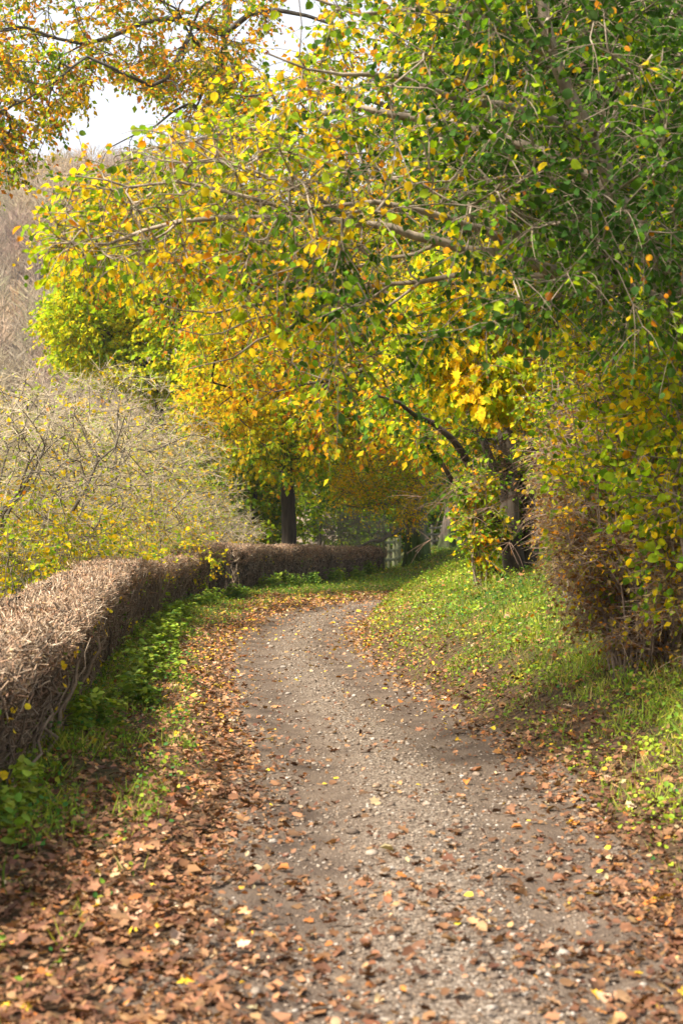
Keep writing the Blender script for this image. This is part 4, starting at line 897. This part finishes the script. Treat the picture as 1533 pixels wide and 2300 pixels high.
# ------------------------------------------------------------------ far woodland on the hill
def far_wood():
    mb = MB(); ml = MB(); n = 2300
    Y = rng.uniform(104, 320, n); X = np.where(rng.random(n) < .72, -Y * rng.uniform(.08, .38, n), rng.uniform(-190, 60, n)); Z = hill_h(np.column_stack([X, Y])); h = rng.uniform(7, 12, n)
    base = np.column_stack([X, Y, Z]); u = np.linspace(0, 1, 3)[None, :, None]
    tubes(mb, base[:, None] + np.array([0, 0, 1.]) * h[:, None, None] * .9 * u + rng.normal(0, .25, (n, 3, 3)), .16 * (1.1 - u[:, :, 0]) * np.ones((n, 1)), (.17, .14, .115), 3)
    k = 110; hb = np.repeat(h, k); B = np.repeat(base, k, 0); m = len(B); fz = rng.uniform(.15, .95, m)
    dv = rv(m); dv[:, 2] = np.abs(dv[:, 2]) * .8 + .5; dv = nrm(dv); r_ = hb * .3 * np.sin(np.clip(fz, .1, .95) * 3.0)
    P0 = B + np.column_stack([dv[:, 0] * r_ * rng.uniform(0, 1, m), dv[:, 1] * r_ * rng.uniform(0, 1, m), fz * hb]); L_ = hb * rng.uniform(.08, .22, m)
    base_c = palette(base, [(.36, .27, .19), (.42, .34, .22), (.31, .24, .17), (.46, .31, .18)], [1, 1, .8, .4], None, None, 22, 1.6, 60)
    tubes(mb, P0[:, None] + dv[:, None] * L_[:, None, None] * np.linspace(0, 1, 2)[None, :, None], .05 * np.ones((m, 2)) * np.array([[1, .4]]), np.repeat(base_c, k, 0), 3)
    return mb.build('far_woodland', M_TWIG)
tag(far_wood(), 'mass of bare grey brown trees covering the hazy far hillside', 'woodland', kind='stuff')
for i, (px, d, lab) in enumerate([(125, 268, 'pale golden tree on the skyline of the far hill'), (170, 272, 'second pale golden tree on the skyline, right of the first'), (118, 262, 'small golden tree just below the hill skyline'), (110, 170, 'little rust red tree low on the far hill')]):
    x = W(px, 1200, d)[0]; z0 = float(hill_h(np.array([[x, d]]))[0]); h = [11, 9, 6, 7][i]
    q = nrm(rng.normal(size=(160, 3))) * rng.uniform(.2, 1, (160, 1)) ** .4; Pq = np.array([x, d, z0 + h * .6]) + q * np.array([2.6, 2.6, h * .42])
    cols = [[(.6, .42, .08), (.5, .35, .1)], [(.6, .42, .08), (.5, .35, .1)], [(.65, .45, .06), (.5, .4, .08)], [(.4, .12, .06), (.34, .16, .08)]][i]
    make_tree('hillside_tree', lab, 'tree', (x, d, z0), [([(x, d, z0 - .3), (x, d, z0 + h * .4), (x, d, z0 + h * .9)], .2, .06, .2)], Pq, (.15, .12, .1),
              dict(k=4, L_=1., nl=6, size=.42, tmpl=DIAMOND, colf=lambda P, c=cols: palette(P, c, [1, 1]), rt=.02, tcol=(.2, .16, .12)), step=2, tip=.03, group='coloured trees on the far hill')

# ------------------------------------------------------------------ air, sky, sun
hz = MB(); x0, x1, y0, y1, z0, z1 = -1000, 1000, -80, 2700, -40, 140
V = [(x, y, z) for z in (z0, z1) for y in (y0, y1) for x in (x0, x1)]
hz.add(V, np.array([(0, 2, 3, 1), (4, 5, 7, 6), (0, 1, 5, 4), (2, 6, 7, 3), (0, 4, 6, 2), (1, 3, 7, 5)]), np.array([1., 1, 1]))
m, nt, out = mat_base('haze_air'); pv = nt.nodes.new('ShaderNodeVolumePrincipled'); pv.inputs['Color'].default_value = (.93, .95, 1, 1); pv.inputs['Density'].default_value = .00016; nt.links.new(pv.outputs[0], out.inputs['Volume'])
tag(hz.build('haze', m), 'thin pale haze in the air over the valley', 'haze', kind='stuff')

EL, AZ = R(48), R(-125)
w = bpy.data.worlds.new('World'); sc.world = w; w.use_nodes = True; nt = w.node_tree; nt.nodes.clear(); N = nt.nodes.new; L = nt.links.new
sky = N('ShaderNodeTexSky'); sky.sky_type = 'NISHITA'; sky.sun_disc = False; sky.sun_elevation = EL; sky.sun_rotation = AZ % (2 * math.pi); sky.dust_density = 3; sky.air_density = 1
mx = N('ShaderNodeMix'); mx.data_type = 'RGBA'; mx.inputs[0].default_value = .62; L(sky.outputs[0], mx.inputs[6]); mx.inputs[7].default_value = (7.6, 7.7, 8.0, 1)
bg = N('ShaderNodeBackground'); bg.inputs[1].default_value = .074; L(mx.outputs[2], bg.inputs[0]); wo = N('ShaderNodeOutputWorld'); L(bg.outputs[0], wo.inputs[0])
sd = bpy.data.lights.new('sun', 'SUN'); sd.energy = 4.5; sd.angle = R(6); sd.color = (1, .93, .80); so = bpy.data.objects.new('sun', sd); COL.objects.link(so)
to_sun = Vector((math.sin(AZ) * math.cos(EL), math.cos(AZ) * math.cos(EL), math.sin(EL))); so.rotation_euler = to_sun.to_track_quat('Z', 'Y').to_euler(); so.location = (-30, 10, 40)

sc.view_settings.view_transform = 'Standard'; sc.view_settings.look = 'None'; sc.view_settings.exposure = 1.45; sc.view_settings.gamma = 1
cy = sc.cycles; cy.use_denoising = True; cy.max_bounces = 7; cy.diffuse_bounces = 4; cy.transmission_bounces = 5; cy.volume_bounces = 0; cy.transparent_max_bounces = 4; cy.glossy_bounces = 2
cy.caustics_reflective = False; cy.caustics_refractive = False; cy.sample_clamp_indirect = 8
